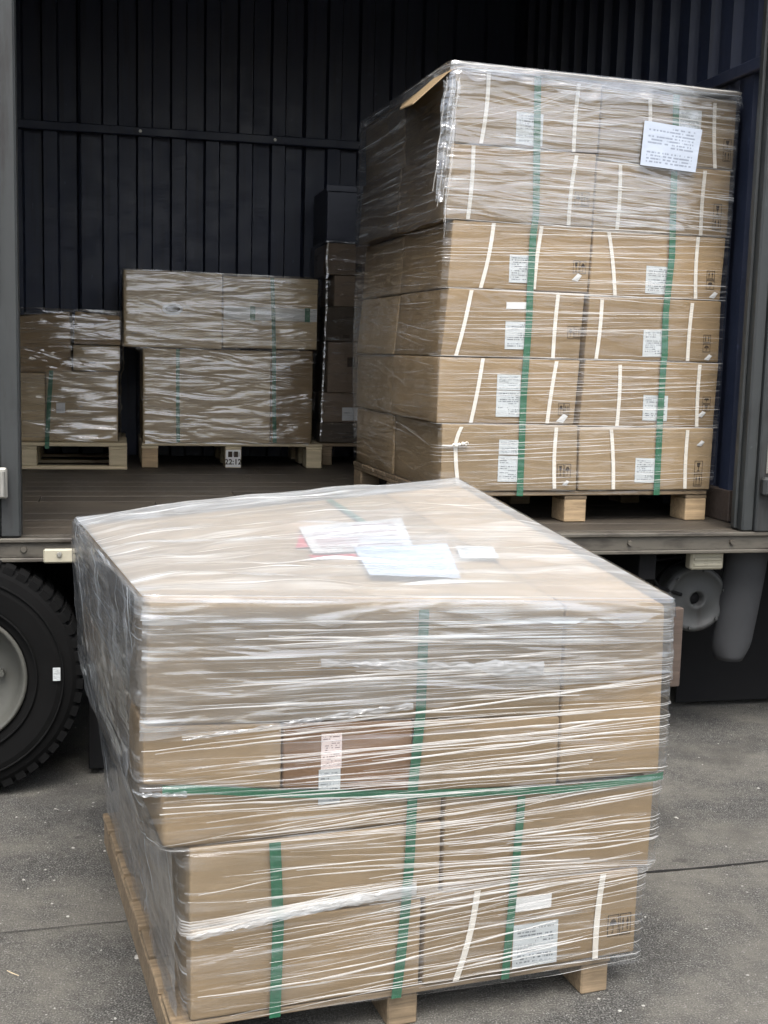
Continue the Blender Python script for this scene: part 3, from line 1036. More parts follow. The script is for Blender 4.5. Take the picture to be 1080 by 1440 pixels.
pw = (TU1 - TU0) / 5
mb = MB(); mb.box(TU0, 3.2, TV1 + .012, TV1 + .05, FZ - .02, TZ1)
back = mb.build('back_wall', M['navy'], truck)
for k in range(5):
    a = TU0 + k * pw
    corrugated('u', a + .002, a + pw - .002, TV1 - .004, -1, FZ + .001, TZ1 - .002, phase=.02).build('wall_panel', M['navy'], back)
mb = MB(); mb.box(TU0 + .02, TU1 - .05, TV1 - .085, TV1 - .051, 3.022, 3.078, .006)
mb.build('wall_rail', M['navy'], back)
for u in [TU0 + .4 + .86 * k for k in range(8)]:
    mb = MB(); mb.lathe([(0, -.008), (.009, -.008), (.011, -.002), (.011, 0)], (u, TV1 - .0855, 3.05), 'v', 10)
    mb.build('rail_bolt', M['galv'], back)
mb = MB(); mb.box(TU1 + .045, TU1 + .16, .065, TV1 + .01, FZ - .02, TZ1)
endw = mb.build('end_wall', M['navy'], truck)
corrugated('v', .10, TV1 - .05, TU1 + .04, -1, FZ + .001, TZ1 - .002, period=.215, phase=.05).build('wall_panel', M['navy'], endw)
mb = MB(); mb.box(TU1 - .035, TU1 + .002, .09, TV1 - .10, 2.93, 2.985, .005)
mb.build('wall_rail', M['navy'], endw)
mb = MB(); mb.box(TU0 - .05, TU0 - .001, 0, TV1 + .05, FZ - .02, TZ1)
mb.build('end_wall', M['navy'], truck)
mb = MB(); mb.box(TU0 - .05, 3.21, -.03, TV1 + .06, TZ1 + .001, TZ1 + .06)
mb.build('roof', M['navy'], truck)
mb = MB(); mb.box(TU0, 3.2, -.03, .05, 3.86, TZ1 - .001, .01)
mb.build('header_beam', M['post'], truck)

# sill along the open side: a lip over a recessed web over a bottom flange
mb = MB()
mb.box(TU0, 3.2, -.032, .026, .958, .976, .004)
mb.box(TU0, 3.2, -.018, -.006, .902, .957, .001)
mb.box(TU0, 3.2, -.034, -.006, .886, .901, .003)
sill = mb.build('sill', M['sill'], truck)
for u in (-1.42, -.6, .25, 1.02, 1.49):
    mb = MB(); mb.lathe([(0, -.010), (.010, -.010), (.013, -.002), (.013, 0)], (u, -.0185, .932), 'v', 8)
    mb.build('rivet', M['sill'], sill)
mb = MB(); mb.box(-1.348, -1.205, -.052, -.0345, .884, .938, .006)
pl = mb.build('marker_plate', M['beige'], truck)
mb = MB(); mb.lathe([(0, -.008), (.008, -.008), (.011, 0)], (-1.29, -.0525, .918), 'v', 8)
mb.build('screw', M['galv'], pl)
mb = MB(); mb.box(1.325, 1.480, .02, .075, .806, .884, .008)
lamp = mb.build('marker_lamp', M['beige'], truck)
for z in (.822, .846):
    mb = MB(); mb.box(1.337, 1.468, .013, .0195, z, z + .014, .003)
    mb.build('lens_rib', M['beige'], lamp)
mb = MB(); mb.box(1.38, 1.42, .035, .06, .8845, .8915)
mb.build('lamp_bracket', M['chassis'], lamp)

# left: body side with its edge post
mb = MB(); mb.box(TU0 - .05, -1.505, -.040, .02, .977, 3.859, .004)
side = mb.build('side_panel', M['post'], truck)
mb = MB(); mb.box(-1.5045, -1.428, -.024, .075, .977, 3.859, .008)
mb.build('door_post', M['post'], truck)
mb = MB()
for k in range(22):
    z = 1.85 + k * .034
    x = -1.500 + .006 * mn.noise(Vector((z * 5, 2, 0)))
    mb.box(x - .004, x + .004, -.047, -.0405, z, z + .0345)
mb.build('rubber_seal', M['seal'], side)
mb = MB(); mb.box(-1.535, -1.472, -.060, -.0405, 1.128, 1.243, .006)
la = mb.build('latch', M['galv'], side)
mb = MB(); mb.tube([(-1.49, -.072, 1.14), (-1.49, -.072, 1.23)], .011, 10)
mb.build('hinge_pin', M['galv'], la)

# right: post, outer panel with lock rod
mb = MB(); mb.box(1.533, 1.586, -.020, .085, .977, 3.859, .007)
post = mb.build('door_post', M['post'], truck)
mb = MB(); mb.box(1.518, 1.5325, .020, .050, .985, 3.85, .004)
mb.build('seal_strip', M['post'], post)
mb = MB(); mb.box(1.5865, 3.2, -.036, .06, .977, 3.859, .006)
rp = mb.build('side_panel', M['post'], truck)
mb = MB(); mb.tube([(1.668, -.055, 1.0), (1.668, -.055, 3.6)], .012, 10)
mb.build('lock_rod', M['galv'], rp)
mb = MB(); mb.tube([(1.634, -.0385, 1.23), (1.634, -.0385, 2.0)], .0045, 8); mb.tube([(1.622, -.0385, 1.23), (1.626, -.0385, 1.9)], .004, 8)
mb.build('edge_bead', M['galv'], rp)
mb = MB(); mb.box(1.592, 1.72, -.078, -.037, 1.135, 1.215, .010)
lk = mb.build('lock_box', M['post'], rp)
mb = MB(); mb.box(1.622, 1.70, -.092, -.0785, 1.150, 1.200, .006)
mb.build('lock_plate', M['galv'], lk)
mb = MB(); mb.box(1.628, 1.66, -.07, -.0365, 1.70, 1.76, .006)
mb.build('rod_guide', M['post'], rp)

# under the body
for v in (.80, 2.55):
    mb = MB(); mb.box(TU0, TU1 + .1, v, v + .09, .53, .890, .004)
    mb.build('chassis_beam', M['chassis'], truck)
for u in (-3.0, -2.2, -1.0, -.3, .4, 1.1):
    mb = MB(); mb.box(u, u + .08, .05, .795, .76, .890, .004)
    mb.build('cross_member', M['chassis'], truck)
mb = MB(); mb.tube([(-1.66, .05, .455), (-1.69, 3.4, .455)], .07, 14)
mb.build('axle', M['chassis'], truck)


def add_wheel(u, v, z, R, ri, w, sticker=False, nlug=52, rim=True):
    prof = [(ri, .012), (ri + .012, .004), (ri + .05, -.004), (R * .78, -.010), (R * .90, .002), (R * .955, .018), (R * .975, .035), (R * .975, w - .035), (R * .9, w - .002), (ri + .03, w), (ri, w - .012)]
    m = MB()
    m.lathe(prof, (u, v, z), 'v', 72)
    for k in range(nlug):               # tread blocks
        a0, a1 = 2 * math.pi * k / nlug, 2 * math.pi * (k + .70) / nlug
        for (h0, h1) in ((.010, w * .30), (w * .36, w * .64), (w * .70, w - .010)):
            c = []
            for r in (R * .93 if h0 < .02 or h1 > w - .02 else R * .965, R):
                for (a, h) in ((a0, h0), (a1, h0), (a1, h1), (a0, h1)):
                    rr = r if not (r == R and (h < .02 or h > w - .02)) else R * .985
                    c.append(m.vert((u + rr * math.cos(a), v + h, z + rr * math.sin(a))))
            for q in ((4, 5, 6, 7), (0, 1, 5, 4), (1, 2, 6, 5), (2, 3, 7, 6), (3, 0, 4, 7)):
                m.face([c[i] for i in q])
    ty = fix_normals(m.build('wheel', M['rubber'], truck))
    for rr in (R * .62, R * .83):       # moulded rings on the side wall
        m = MB(); m.lathe([(rr - .004, -.002), (rr - .003, -.0125), (rr + .003, -.0125), (rr + .004, -.002)], (u, v, z), 'v', 72)
        m.build('sidewall_ring', M['rubber'], ty, smooth=True)
    if rim:
        m = MB(); m.lathe([(ri + .004, .013), (ri + .006, -.006), (ri - .004, -.010), (ri - .012, .0), (ri - .022, .05), (ri - .05, .085), (ri * .55, .10), (ri * .42, .085), (ri * .40, .05), (ri * .2, .04), (0, .04)], (u, v, z), 'v', 64)
        rm = m.build('rim', M['rim'], ty, smooth=True)
        for k in range(8):
            a = k * math.pi / 4
            m = MB(); m.lathe([(0, .062), (.013, .062), (.014, .098)], (u + ri * .62 * math.cos(a), v, z + ri * .62 * math.sin(a)), 'v', 6)
            m.build('wheel_nut', M['rim'], ty)
    if sticker:
        m = MB(); plate(m, u + .345, z - .012, u + .372, z + .038, v - .0165)
        m.build('tyre_sticker', M['paper'], ty)
    return ty
add_wheel(-1.66, -.10, .462, .462, .247, .27, sticker=True)
add_wheel(-1.66, .22, .455, .455, .243, .25, rim=False)
add_wheel(-1.687, 3.15, .455, .455, .243, .25, rim=False)

mb = MB(); mb.box(1.60, 3.10, .62, .632, .03, .888, .003)
mb.build('shade_panel', M['chassis'], truck)  # added dark panel that blacks out the view under the right end
mb = MB(); mb.box(3.16, 3.19, .02, TV1 - .065, .04, .888, .004)
mb.build('end_shade_panel', M['chassis'], truck)  # added out-of-view panel, stops light coming in at the right end
mb = MB(); mb.box(TU0, 3.19, TV1 - .06, TV1 - .03, .06, .888, .004)
mb.build('side_shade_panel', M['chassis'], truck)  # added light blocker along the far side, darkens the ground below
mb = MB(); mb.box(TU0, -2.4, .30, .34, .10, .888, .004)
mb.build('side_shade_panel', M['chassis'], truck)  # unseen panel closing off the underside at the left
mb = MB(); mb.box(-1.19, -.35, .10, .112, .025, .888, .003)
mf = mb.build('shade_panel', M['chassis'], truck)  # added dark panel beside the wheel, shades the ground there
mb = MB(); mb.box(-1.19, -.35, .092, .0995, .84, .885, .002)
mb.build('shade_panel_bracket', M['chassis'], mf)  # bracket made up to go with the added panel
mb = MB(); mb.box(-1.16, -1.08, .02, .085, .60, .74, .01); mb.tube([(-1.10, .05, .74), (-1.09, .05, .8915)], .02, 8)
mb.build('brake_valve', M['tank'], truck)
# round tank seen end on
m_ = MB()
c = (1.435, .16, .648)
m_.lathe([(0.001, .030), (.028, .028), (.032, -.004), (.042, -.010), (.050, -.004), (.075, .002), (.118, .006), (.124, -.003), (.138, -.004), (.149, .006), (.152, .022), (.152, .50), (.13, .52), (0.001, .525)], c, 'v', 56)
tank = m_.build('air_tank', M['tank'], truck, smooth=True)
mb = MB(); mb.lathe([(0.001, .020), (.024, .020), (.0265, .0295)], c, 'v', 24)
mb.build('tank_port', M['chassis'], tank, smooth=True)
for v in (.27, .53):
    mb = MB(); mb.lathe([(.1525, -.015), (.156, -.013), (.156, .013), (.1525, .015)], (c[0], v, c[2]), 'v', 48)
    mb.build('tank_strap', M['chassis'], tank)
    mb = MB(); mb.box(c[0] - .02, c[0] + .02, v - .012, v + .012, c[2] + .155, .8915)
    mb.build('tank_hanger', M['chassis'], tank)

for (pts_, r_) in (([(1.22, .20, .88), (1.20, .18, .78), (1.26, .17, .70), (1.36, .155, .67)], .008), ([(1.52, .24, .885), (1.545, .22, .82), (1.53, .19, .74)], .009),
                   ([(1.05, .30, .86), (1.15, .28, .80), (1.30, .26, .81), (1.44, .25, .83)], .007)):
    mb = MB(); mb.tube(pts_, r_, 8)
    mb.build('air_hose', M['chassis'], truck, smooth=True)
for k in range(6):
    a = k * math.pi / 3 + .3
    mb = MB(); mb.lathe([(0.0005, -.014), (.007, -.014), (.008, -.004)], (c[0] + .132 * math.cos(a), c[1], c[2] + .132 * math.sin(a)), 'v', 6)
    mb.build('tank_bolt', M['tank'], tank)

# curved mudguard hanging at the right
mb = MB()
rows = []
for k in range(17):
    a = k / 16
    z = .885 - .53 * a
    mid = 1.665 - .045 * a ** 1.4
    hw = .105 - .012 * a - (.03 * max(0, a - .85) / .15 if a > .85 else 0)
    if a > .93: z += (a - .93) * .15
    ring = []
    for j in range(13):
        th = math.pi * j / 12
        ring.append(mb.vert((mid - hw * math.cos(th), .16 - .075 * math.sin(th) + .03 * a, z)))
    for j in range(13):
        th = math.pi * (12 - j) / 12
        ring.append(mb.vert((mid - (hw - .008) * math.cos(th), .17 - .070 * math.sin(th) + .03 * a, z)))
    rows.append(ring)
for a, b in zip(rows, rows[1:]):
    for j in range(26):
        mb.face([a[j], a[(j + 1) % 26], b[(j + 1) % 26], b[j]])
mb.face(rows[0][::-1]); mb.face(rows[-1])
fix_normals(mb.build('mudguard', M['guard'], truck, smooth=True))

# ------------------------------------------------------------------ load at the back left of the truck
GB = 'cartons on the pallets at the back of the truck'
pallet(TRUCK, -2.12, -1.0, 2.52, 3.40, FZ, .155, 'pale wooden pallet with bottom boards at far left beside the post', 'pallet_light', 'wooden pallets', bottom=True, nb=5, bw=.105, deck=.022)
zt = FZ + .1555
def tk(u0, u1, v0, v1, z0, z1): return hexa(u0, u1, v0, v1, z0, z1)
carton(TRUCK, *tk(-2.06, -1.462, 2.60, 3.30, zt, 1.528), 'plain tan carton low on the far left pallet, beside the left door post', GB, 'card_light')
carton(TRUCK, *hexa(-1.456, -1.052, 2.59, 3.28, zt, (1.538, 1.546, 1.546, 1.54), (-.004, .004)), 'square film-covered carton low on the far left pallet, at its right end', GB, 'card_light', labels=[(-1.40, 1.30, -1.35, 1.36, 'paper_blank')])
carton(TRUCK, *tk(-1.303, -1.040, 2.58, 2.98, 1.548, 1.694), 'small shiny carton on the far left pallet, under a duller one', GB, 'card_light')
carton(TRUCK, *hexa(-2.02, -1.31, 2.66, 3.30, 1.531, (1.80, 1.885, 1.90, 1.84), (.02, -.015)), 'dim carton under crumpled film at the top left of the far left pallet', GB, 'card')
carton(TRUCK, *hexa(-1.300, -1.035, 2.64, 3.26, 1.698, (1.888, 1.868, 1.87, 1.88), (.008, -.004)), 'dull brown carton topmost on the right of the far left pallet', GB, 'card')

# ------------------------------------------------------------------ load in the middle of the truck
pallet(TRUCK, -.915, .172, 2.63, 3.40, FZ, .150, 'wooden pallet with stamped centre block under the two-layer load', 'pallet_light', 'wooden pallets', nb=5, bw=.098, deck=.018, mark=(1, 0), lights={(0, 0): 'pallet'})
zt = FZ + .1505
t = carton(TRUCK, *tk(-1.018, -.446, 2.635, 3.30, 1.692, 2.134), 'upper left carton with an oval hand hole on the middle pallet', GB, 'card_light', r=.006)
mb = MB()
def oval(cx, cz, rx, rz, n=20): return [(cx + rx * math.cos(2 * math.pi * k / n), cz + rz * math.sin(2 * math.pi * k / n)) for k in range(n)]
o1, o2 = oval(-.735, 1.918, .060, .034), oval(-.735, 1.918, .044, .020)
for k in range(20):
    a, b, c_, d = o1[k], o1[(k + 1) % 20], o2[(k + 1) % 20], o2[k]
    mb.quad((a[0], 2.629, a[1]), (b[0], 2.629, b[1]), (c_[0], 2.627, c_[1]), (d[0], 2.627, d[1]))
    mb.quad((a[0], 2.634, a[1]), (b[0], 2.634, b[1]), (b[0], 2.629, b[1]), (a[0], 2.629, a[1]))
fix_normals(mb.build('hand_hole_rim', M['paper_blank'], t))
mb = MB(); mb.poly([(p[0], 2.6285, p[1]) for p in o2])
mb.build('hand_hole', M['hole'], t)
t = carton(TRUCK, *tk(-.440, .128, 2.635, 3.30, 1.702, 2.122), 'upper right carton with a band of white tape on the middle pallet', GB, 'card_light', r=.006)
mb = MB(); plate(mb, -.436, 1.868, .124, 1.945, 2.6322)
mb.build('tape_strip', M['tape_white'], t)
for u in (-.28, -.02 + .07):
    mb = MB(); plate(mb, u, 1.866, u + .032, 1.95, 2.6310)
    mb.build('green_tape', M['green'], t)
carton(TRUCK, *tk(-.908, -.150, 2.645, 3.30, zt, 1.686), 'wide lower carton at the left of the middle pallet', GB, 'card_light')
carton(TRUCK, *tk(-.145, .108, 2.648, 3.30, zt, 1.694), 'narrow lower carton at the right of the middle pallet', GB, 'card')
GS = 'green plastic straps round the loads'
strap(TRUCK, [(-.703, 2.641, 1.685), (-.703, 2.639, 1.4), (-.700, 2.641, 1.135)], .022, 'faint green strap on the lower left carton of the middle pallet', GS)
strap(TRUCK, [(-.150, 2.628, 2.12), (-.140, 2.628, 1.9), (-.133, 2.631, 1.70), (-.128, 2.640, 1.4), (-.120, 2.641, 1.135)], .024, 'green strap down the right half of the middle pallet load', GS)
strap(TRUCK, [(-1.425, 2.584, 1.545), (-1.44, 2.58, 1.35), (-1.452, 2.582, 1.16), (-1.45, 2.514, 1.135), (-1.45, 2.512, 1.10)], .024, 'green strap hanging down the far left load over its pallet', GS)

def back_film(u0, u1, v0, v1, levels, label, n, rsd, seed, mat_='film_back', amp=.006):
    F = Film(levels, .03)
    t = thing('stretch_film', TRUCK, ((u0 + u1) / 2, (v0 + v1) / 2, F.z0), label, 'stretch film', 'stretch film round the loads')
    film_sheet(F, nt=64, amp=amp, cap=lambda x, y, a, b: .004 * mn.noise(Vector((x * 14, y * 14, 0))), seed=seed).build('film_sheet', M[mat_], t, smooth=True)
    mb = MB()
    folds(mb, F, rand_strands(rsd, n, F.z0 + .02, F.z1 - .02, 0, 1.0, .05, .03, .0022, .006, .12, .6), .006, rsd)
    tag(mb.build('film_folds', M['fold2'], t, smooth=True), kind='stuff')
    return F, t
def ring(u0, u1, v0, v1, zl, zr=None):
    zr = zl if zr is None else zr
    return [(u0, v0, zl), (u1, v0, zr), (u1, v1, zr), (u0, v1, zl)]
rs = random.Random(21)
back_film(-1.03, .14, 2.62, 3.32, [ring(-.920, .120, 2.628, 3.32, 1.125), ring(-.922, .122, 2.626, 3.32, 1.66), ring(-1.032, .142, 2.616, 3.32, 1.705), ring(-1.032, .142, 2.616, 3.32, 2.142, 2.130)],
          'clear shiny stretch film round the two-layer load on the middle pallet', 150, rs, 3.1)
back_film(-2.08, -1.03, 2.56, 3.34, [ring(-2.08, -1.042, 2.572, 3.34, 1.14), ring(-2.08, -1.040, 2.570, 3.34, 1.52), ring(-2.06, -1.026, 2.562, 3.32, 1.56), ring(-2.05, -1.026, 2.566, 3.32, 1.69), ring(-2.04, -1.022, 2.64, 3.30, 1.72), ring(-2.04, -1.022, 2.645, 3.30, 1.905, 1.898)],
          'crumpled glossy stretch film round the low load at far left', 130, rs, 8.4, amp=.016)

# ------------------------------------------------------------------ dim narrow stack behind the tall load
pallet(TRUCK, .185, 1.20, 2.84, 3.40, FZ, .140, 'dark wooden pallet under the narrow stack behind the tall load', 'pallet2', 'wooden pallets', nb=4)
GD = 'dim cartons stacked behind the tall load'
zz = FZ + .1405
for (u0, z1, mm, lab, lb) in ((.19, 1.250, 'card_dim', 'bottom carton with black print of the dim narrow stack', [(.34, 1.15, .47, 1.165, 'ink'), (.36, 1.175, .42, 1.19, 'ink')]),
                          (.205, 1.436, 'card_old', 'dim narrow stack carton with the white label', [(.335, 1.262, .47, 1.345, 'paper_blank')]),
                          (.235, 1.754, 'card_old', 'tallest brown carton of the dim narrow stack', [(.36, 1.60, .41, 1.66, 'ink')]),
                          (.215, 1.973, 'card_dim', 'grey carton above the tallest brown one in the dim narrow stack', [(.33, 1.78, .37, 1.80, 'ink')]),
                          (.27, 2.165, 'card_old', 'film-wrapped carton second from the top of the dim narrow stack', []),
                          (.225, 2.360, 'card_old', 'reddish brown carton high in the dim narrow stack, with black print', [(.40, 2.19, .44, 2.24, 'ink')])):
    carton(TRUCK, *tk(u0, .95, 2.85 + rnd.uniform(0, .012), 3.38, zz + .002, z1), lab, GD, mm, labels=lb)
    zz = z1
t = thing('plastic_crate', TRUCK, (.55, 3.1, 2.363), 'dark blue plastic crate on top of the dim narrow stack', 'crate')
mb = MB()
mb.box(.215, .90, 2.86, 2.875, 2.363, 2.70, .004); mb.box(.215, .90, 3.345, 3.36, 2.363, 2.70, .004)
mb.box(.215, .230, 2.8755, 3.3445, 2.363, 2.70, .003); mb.box(.885, .90, 2.8755, 3.3445, 2.363, 2.70, .003)
mb.box(.2305, .8845, 2.8755, 3.3445, 2.364, 2.380)
mb.build('crate_body', M['plastic_dark'], t)
mb = MB(); mb.box(.205, .91, 2.848, 2.8595, 2.670, 2.712, .004); mb.box(.205, .91, 2.848, 2.8595, 2.363, 2.380, .004)
mb.build('crate_rim', M['plastic_dark'], t)
mb = MB(); mb.box(.412, .452, 2.846, 2.8595, 2.3805, 2.6695, .006)
mb.build('corner_rib', M['post'], t)

back_film(.19, .96, 2.83, 3.39, [ring(.180, .962, 2.838, 3.392, 1.13), ring(.195, .962, 2.836, 3.392, 1.70), ring(.205, .962, 2.836, 3.392, 2.37)],
          'dull loose stretch film round the dim narrow stack', 60, random.Random(33), 12.4, amp=.012)

# ------------------------------------------------------------------ tall load at the right of the truck
pallet(TALL, -1.285, .006, .010, 1.42, FZ, .138, 'worn wooden pallet under the tall load at the truck edge', 'pallet2', 'wooden pallets', nb=7, bw=.105, deck=.020, lights={(1, 0): 'pallet', (2, 0): 'pallet'})
TB = {
'1L':dict(b=[[(-1.122, 2.838), (-1.145, 2.557)], [(-0.721, 2.828), (-0.732, 2.551)]],l=[(-0.993, 2.567, -0.875, 2.696)],m=[]),
'1R':dict(b=[[(-0.39, 2.797), (-0.39, 2.528)], [(-0.08, 2.801), (-0.061, 2.528)]],l=[(-0.251, 2.678, -0.141, 2.761)],m=[(-0.025, 2.56, 0.013, 2.655)]),
'2L':dict(b=[[(-1.176, 2.546), (-1.19, 2.252)], [(-0.716, 2.54), (-0.739, 2.25)]],l=[],m=[(-0.715, 2.331, -0.648, 2.391)]),
'2R':dict(b=[[(-0.511, 2.516), (-0.512, 2.244)], [(-0.106, 2.516), (-0.11, 2.240)]],l=[],m=[(-0.053, 2.265, -0.013, 2.379)]),
'3L':dict(b=[[(-1.074, 2.242), (-1.122, 1.975)], [(-0.859, 2.241), (-0.883, 1.978)]],l=[(-0.997, 2.003, -0.909, 2.118)],m=[(-0.707, 2.053, -0.647, 2.107)]),
'3R':dict(b=[[(-0.548, 2.234), (-0.505, 1.968)], [(-0.119, 2.234), (-0.115, 1.968)]],l=[(-0.361, 1.983, -0.238, 2.1)],m=[(-0.066, 2.011, -0.026, 2.091)]),
'4L':dict(b=[[(-1.163, 1.964), (-1.222, 1.693)], [(-0.772, 1.964), (-0.784, 1.692)]],l=[(-1.006, 1.725, -0.89, 1.841), (-1.005, 1.894, -0.913, 1.921)],m=[(-0.721, 1.777, -0.66, 1.83)]),
'4R':dict(b=[[(-0.566, 1.948), (-0.581, 1.695)], [(-0.131, 1.948), (-0.139, 1.695)]],l=[(-0.36, 1.71, -0.241, 1.825)],m=[(-0.066, 1.736, -0.029, 1.812)]),
'5L':dict(b=[[(-1.101, 1.684), (-1.146, 1.413)], [(-0.765, 1.68), (-0.797, 1.413)]],l=[(-1.033, 1.554, -0.927, 1.619), (-1.034, 1.44, -0.923, 1.551)],m=[(-0.747, 1.449, -0.695, 1.502)]),
'5R':dict(b=[[(-0.464, 1.671), (-0.465, 1.406)], [(-0.075, 1.68), (-0.073, 1.405)]],l=[(-0.343, 1.431, -0.224, 1.542)],m=[(-0.05, 1.475, -0.010, 1.539)]),
'6L':dict(b=[[(-1.187, 1.396), (-1.212, 1.321), (-1.191, 1.133)], [(-0.754, 1.396), (-0.751, 1.131)]],l=[(-1.015, 1.279, -0.924, 1.343), (-1.016, 1.163, -0.924, 1.274)],m=[(-0.741, 1.18, -0.677, 1.239)]),
'6R':dict(b=[[(-0.493, 1.390), (-0.469, 1.126)], [(-0.119, 1.390), (-0.116, 1.127)]],l=[(-0.367, 1.157, -0.269, 1.265)],m=[(-0.073, 1.137, -0.033, 1.252)])}
ZL = [2.842, 2.553, 2.248, 1.971, 1.688, 1.408, 1.1195]
ZR = [2.822, 2.527, 2.238, 1.962, 1.690, 1.400, 1.1195]
UL = [(-1.264, -1.256), (-1.271, -1.288), (-1.251, -1.267), (-1.263, -1.288), (-1.291, -1.297), (-1.272, -1.272)]
UR = [(.030, .029), (.023, .024), (.021, .009), (.014, .018), (.022, .013), (.014, .011)]
UM = [(-.612, -.617), (-.620, -.626), (-.621, -.630), (-.635, -.648), (-.641, -.658), (-.647, -.640)]
GAP = [.006, .006, .008, .024, .026, .010]
ordn = ['top', 'second', 'third', 'fourth', 'fifth', 'bottom']
GT = 'cartons of the tall load'
what = {'1L': 'with a pale greenish label under cloudy film', '1R': 'with a small label above the large white sheet',
        '2L': 'without a label, under cloudy film', '2R': 'without a label, under the large white sheet',
        '3L': 'with one label and a peeling paper flake', '3R': 'with one label right of a slanted band',
        '4L': 'with a label under a thin blank strip', '4R': 'with one label left of the green strap',
        '5L': 'with two stacked labels and a torn flake', '5R': 'with a label crossed by the green strap',
        '6L': 'with two labels and a knotted white band', '6R': 'with one label and clear handling marks'}
torn = {'3L': [(-.69, 2.035, .022)], '3R': [(-.03, 1.985, .02)], '4R': [(-.04, 1.712, .018)], '5L': [(-.73, 1.435, .026)], '5R': [(-.055, 1.46, .020)], '6R': [(-.052, 1.33, .018)], '6L': [(-.70, 1.155, .016)]}
for i in range(6):
    dv = [.000, .003, .006, .002, .004, .000][i]
    mL, mR = UM[i][0] - GAP[i] / 2, UM[i][0] + GAP[i] / 2
    mLb, mRb = UM[i][1] - GAP[i] / 2, UM[i][1] + GAP[i] / 2
    k = '%dL' % (i + 1)
    mm = ['card2', 'card', 'card', 'card', 'card', 'card2'][i]
    lo, hi = hexa(UL[i][1], mLb, dv, .70, ZL[i + 1] + .001, ZL[i] - .002, (UL[i][0] - UL[i][1], mL - mLb))
    carton(TALL, lo, hi, 'tall load carton, left column, %s row, %s' % (ordn[i], what[k]), GT, mm, TB[k]['b'], TB[k]['l'], TB[k]['m'], torn=torn.get(k, ()))
    k = '%dR' % (i + 1)
    lo, hi = hexa(mRb, UR[i][1], dv + .002, .70, ZR[i + 1] + .001, ZR[i] - .002, (mR - mRb, UR[i][0] - UR[i][1]))
    carton(TALL, lo, hi, 'tall load carton, right column, %s row, %s' % (ordn[i], what[k]), GT, mm, TB[k]['b'], TB[k]['l'], TB[k]['m'], torn=torn.get(k, ()))
    lo, hi = hexa(UL[i][1] + rnd.uniform(-.006, .012), mLb, .708, 1.40, ZL[i + 1] + .001, ZL[i] - .006, (UL[i][0] - UL[i][1], 0))
    carton(TALL, lo, hi, 'shaded rear carton of the tall load, %s row, seen from its left side' % ordn[i], GT, 'card2')

# knot of the band on the lowest left carton
mb = MB()
for k, (du, dz, r) in enumerate(((0, 0, .010), (.014, .004, .008), (.030, .007, .009), (.044, .003, .006), (.052, .010, .004), (-.012, .003, .006))):
    mb.lathe([(.0005, -r), (r * .7, -r * .7), (r, 0), (r * .7, r * .7), (.0005, r)], (-1.212 + du, -.012, 1.318 + dz), 'u', 8)
mb.tube([(-1.275, -.009, 1.317), (-1.24, -.010, 1.315), (-1.205, -.012, 1.318)], [.003, .0045, .004], 6)
mb.tube([(-1.18, -.012, 1.325), (-1.165, -.018, 1.333), (-1.158, -.016, 1.322)], [.004, .003, .001], 6)
tag(mb.build('band_knot', M['band'], None, TALL, (-1.212, 0, 1.30)), 'white knot tied in the band of the lowest left carton of the tall load', 'knot')

# cardboard sheet over the top, bent down along the left
mb = MB()
prof = [(.035, 2.8465), (-.3, 2.848), (-.75, 2.850), (-1.20, 2.852), (-1.255, 2.850), (-1.30, 2.825), (-1.445, 2.690)]
R_ = []
for j in range(9):
    v = -.015 + 1.43 * j / 8
    sagv = .012 * mn.noise(Vector((v * 3, 1, 0)))
    lift = .0 if j else -.004
    fl = max(.0, 1 - max(0, v - .18) / .55)
    R_.append([[mb.vert((u if u > -1.27 else -1.27 + (u + 1.27) * fl, v, (z if u > -1.27 else 2.838 + (z - 2.838) * fl) + (sagv * fl if u < -1.27 else 0) + lift + e)) for (u, z) in prof] for e in (0, .006)])
for j in range(8):
    for i in range(len(prof) - 1):
        for e, fl in ((0, False), (1, True)):
            q = [R_[j][e][i], R_[j][e][i + 1], R_[j + 1][e][i + 1], R_[j + 1][e][i]]
            mb.face(q[::-1] if fl else q)
    for i in (0, len(prof) - 1):
        mb.face([R_[j][0][i], R_[j + 1][0][i], R_[j + 1][1][i], R_[j][1][i]])
for j in (0, 8):
    for i in range(len(prof) - 1):
        mb.face([R_[j][0][i], R_[j][0][i + 1], R_[j][1][i + 1], R_[j][1][i]])
tag(fix_normals(mb.build('cardboard_sheet', M['card'], None, TALL, (-.6, .7, 2.84))), 'cardboard sheet laid over the tall load and bent down at its left edge', 'cardboard')

strap(TALL, [(u, -.0068, z) for (u, z) in ((-0.908, 2.842), (-0.9, 2.565), (-0.891, 2.291), (-0.9, 2.204), (-0.904, 1.968), (-0.903, 1.85), (-0.914, 1.52), (-0.913, 1.10))], .030, 'left green strap down the front of the tall load', GS)
strap(TALL, [(u, -.0068, z) for (u, z) in ((-0.269, 2.82), (-0.26, 2.506), (-0.254, 2.327), (-0.248, 2.146), (-0.263, 1.901), (-0.257, 1.716), (-0.26, 1.685), (-0.262, 1.435), (-0.259, 1.10))], .030, 'right green strap down the front of the tall load', GS)

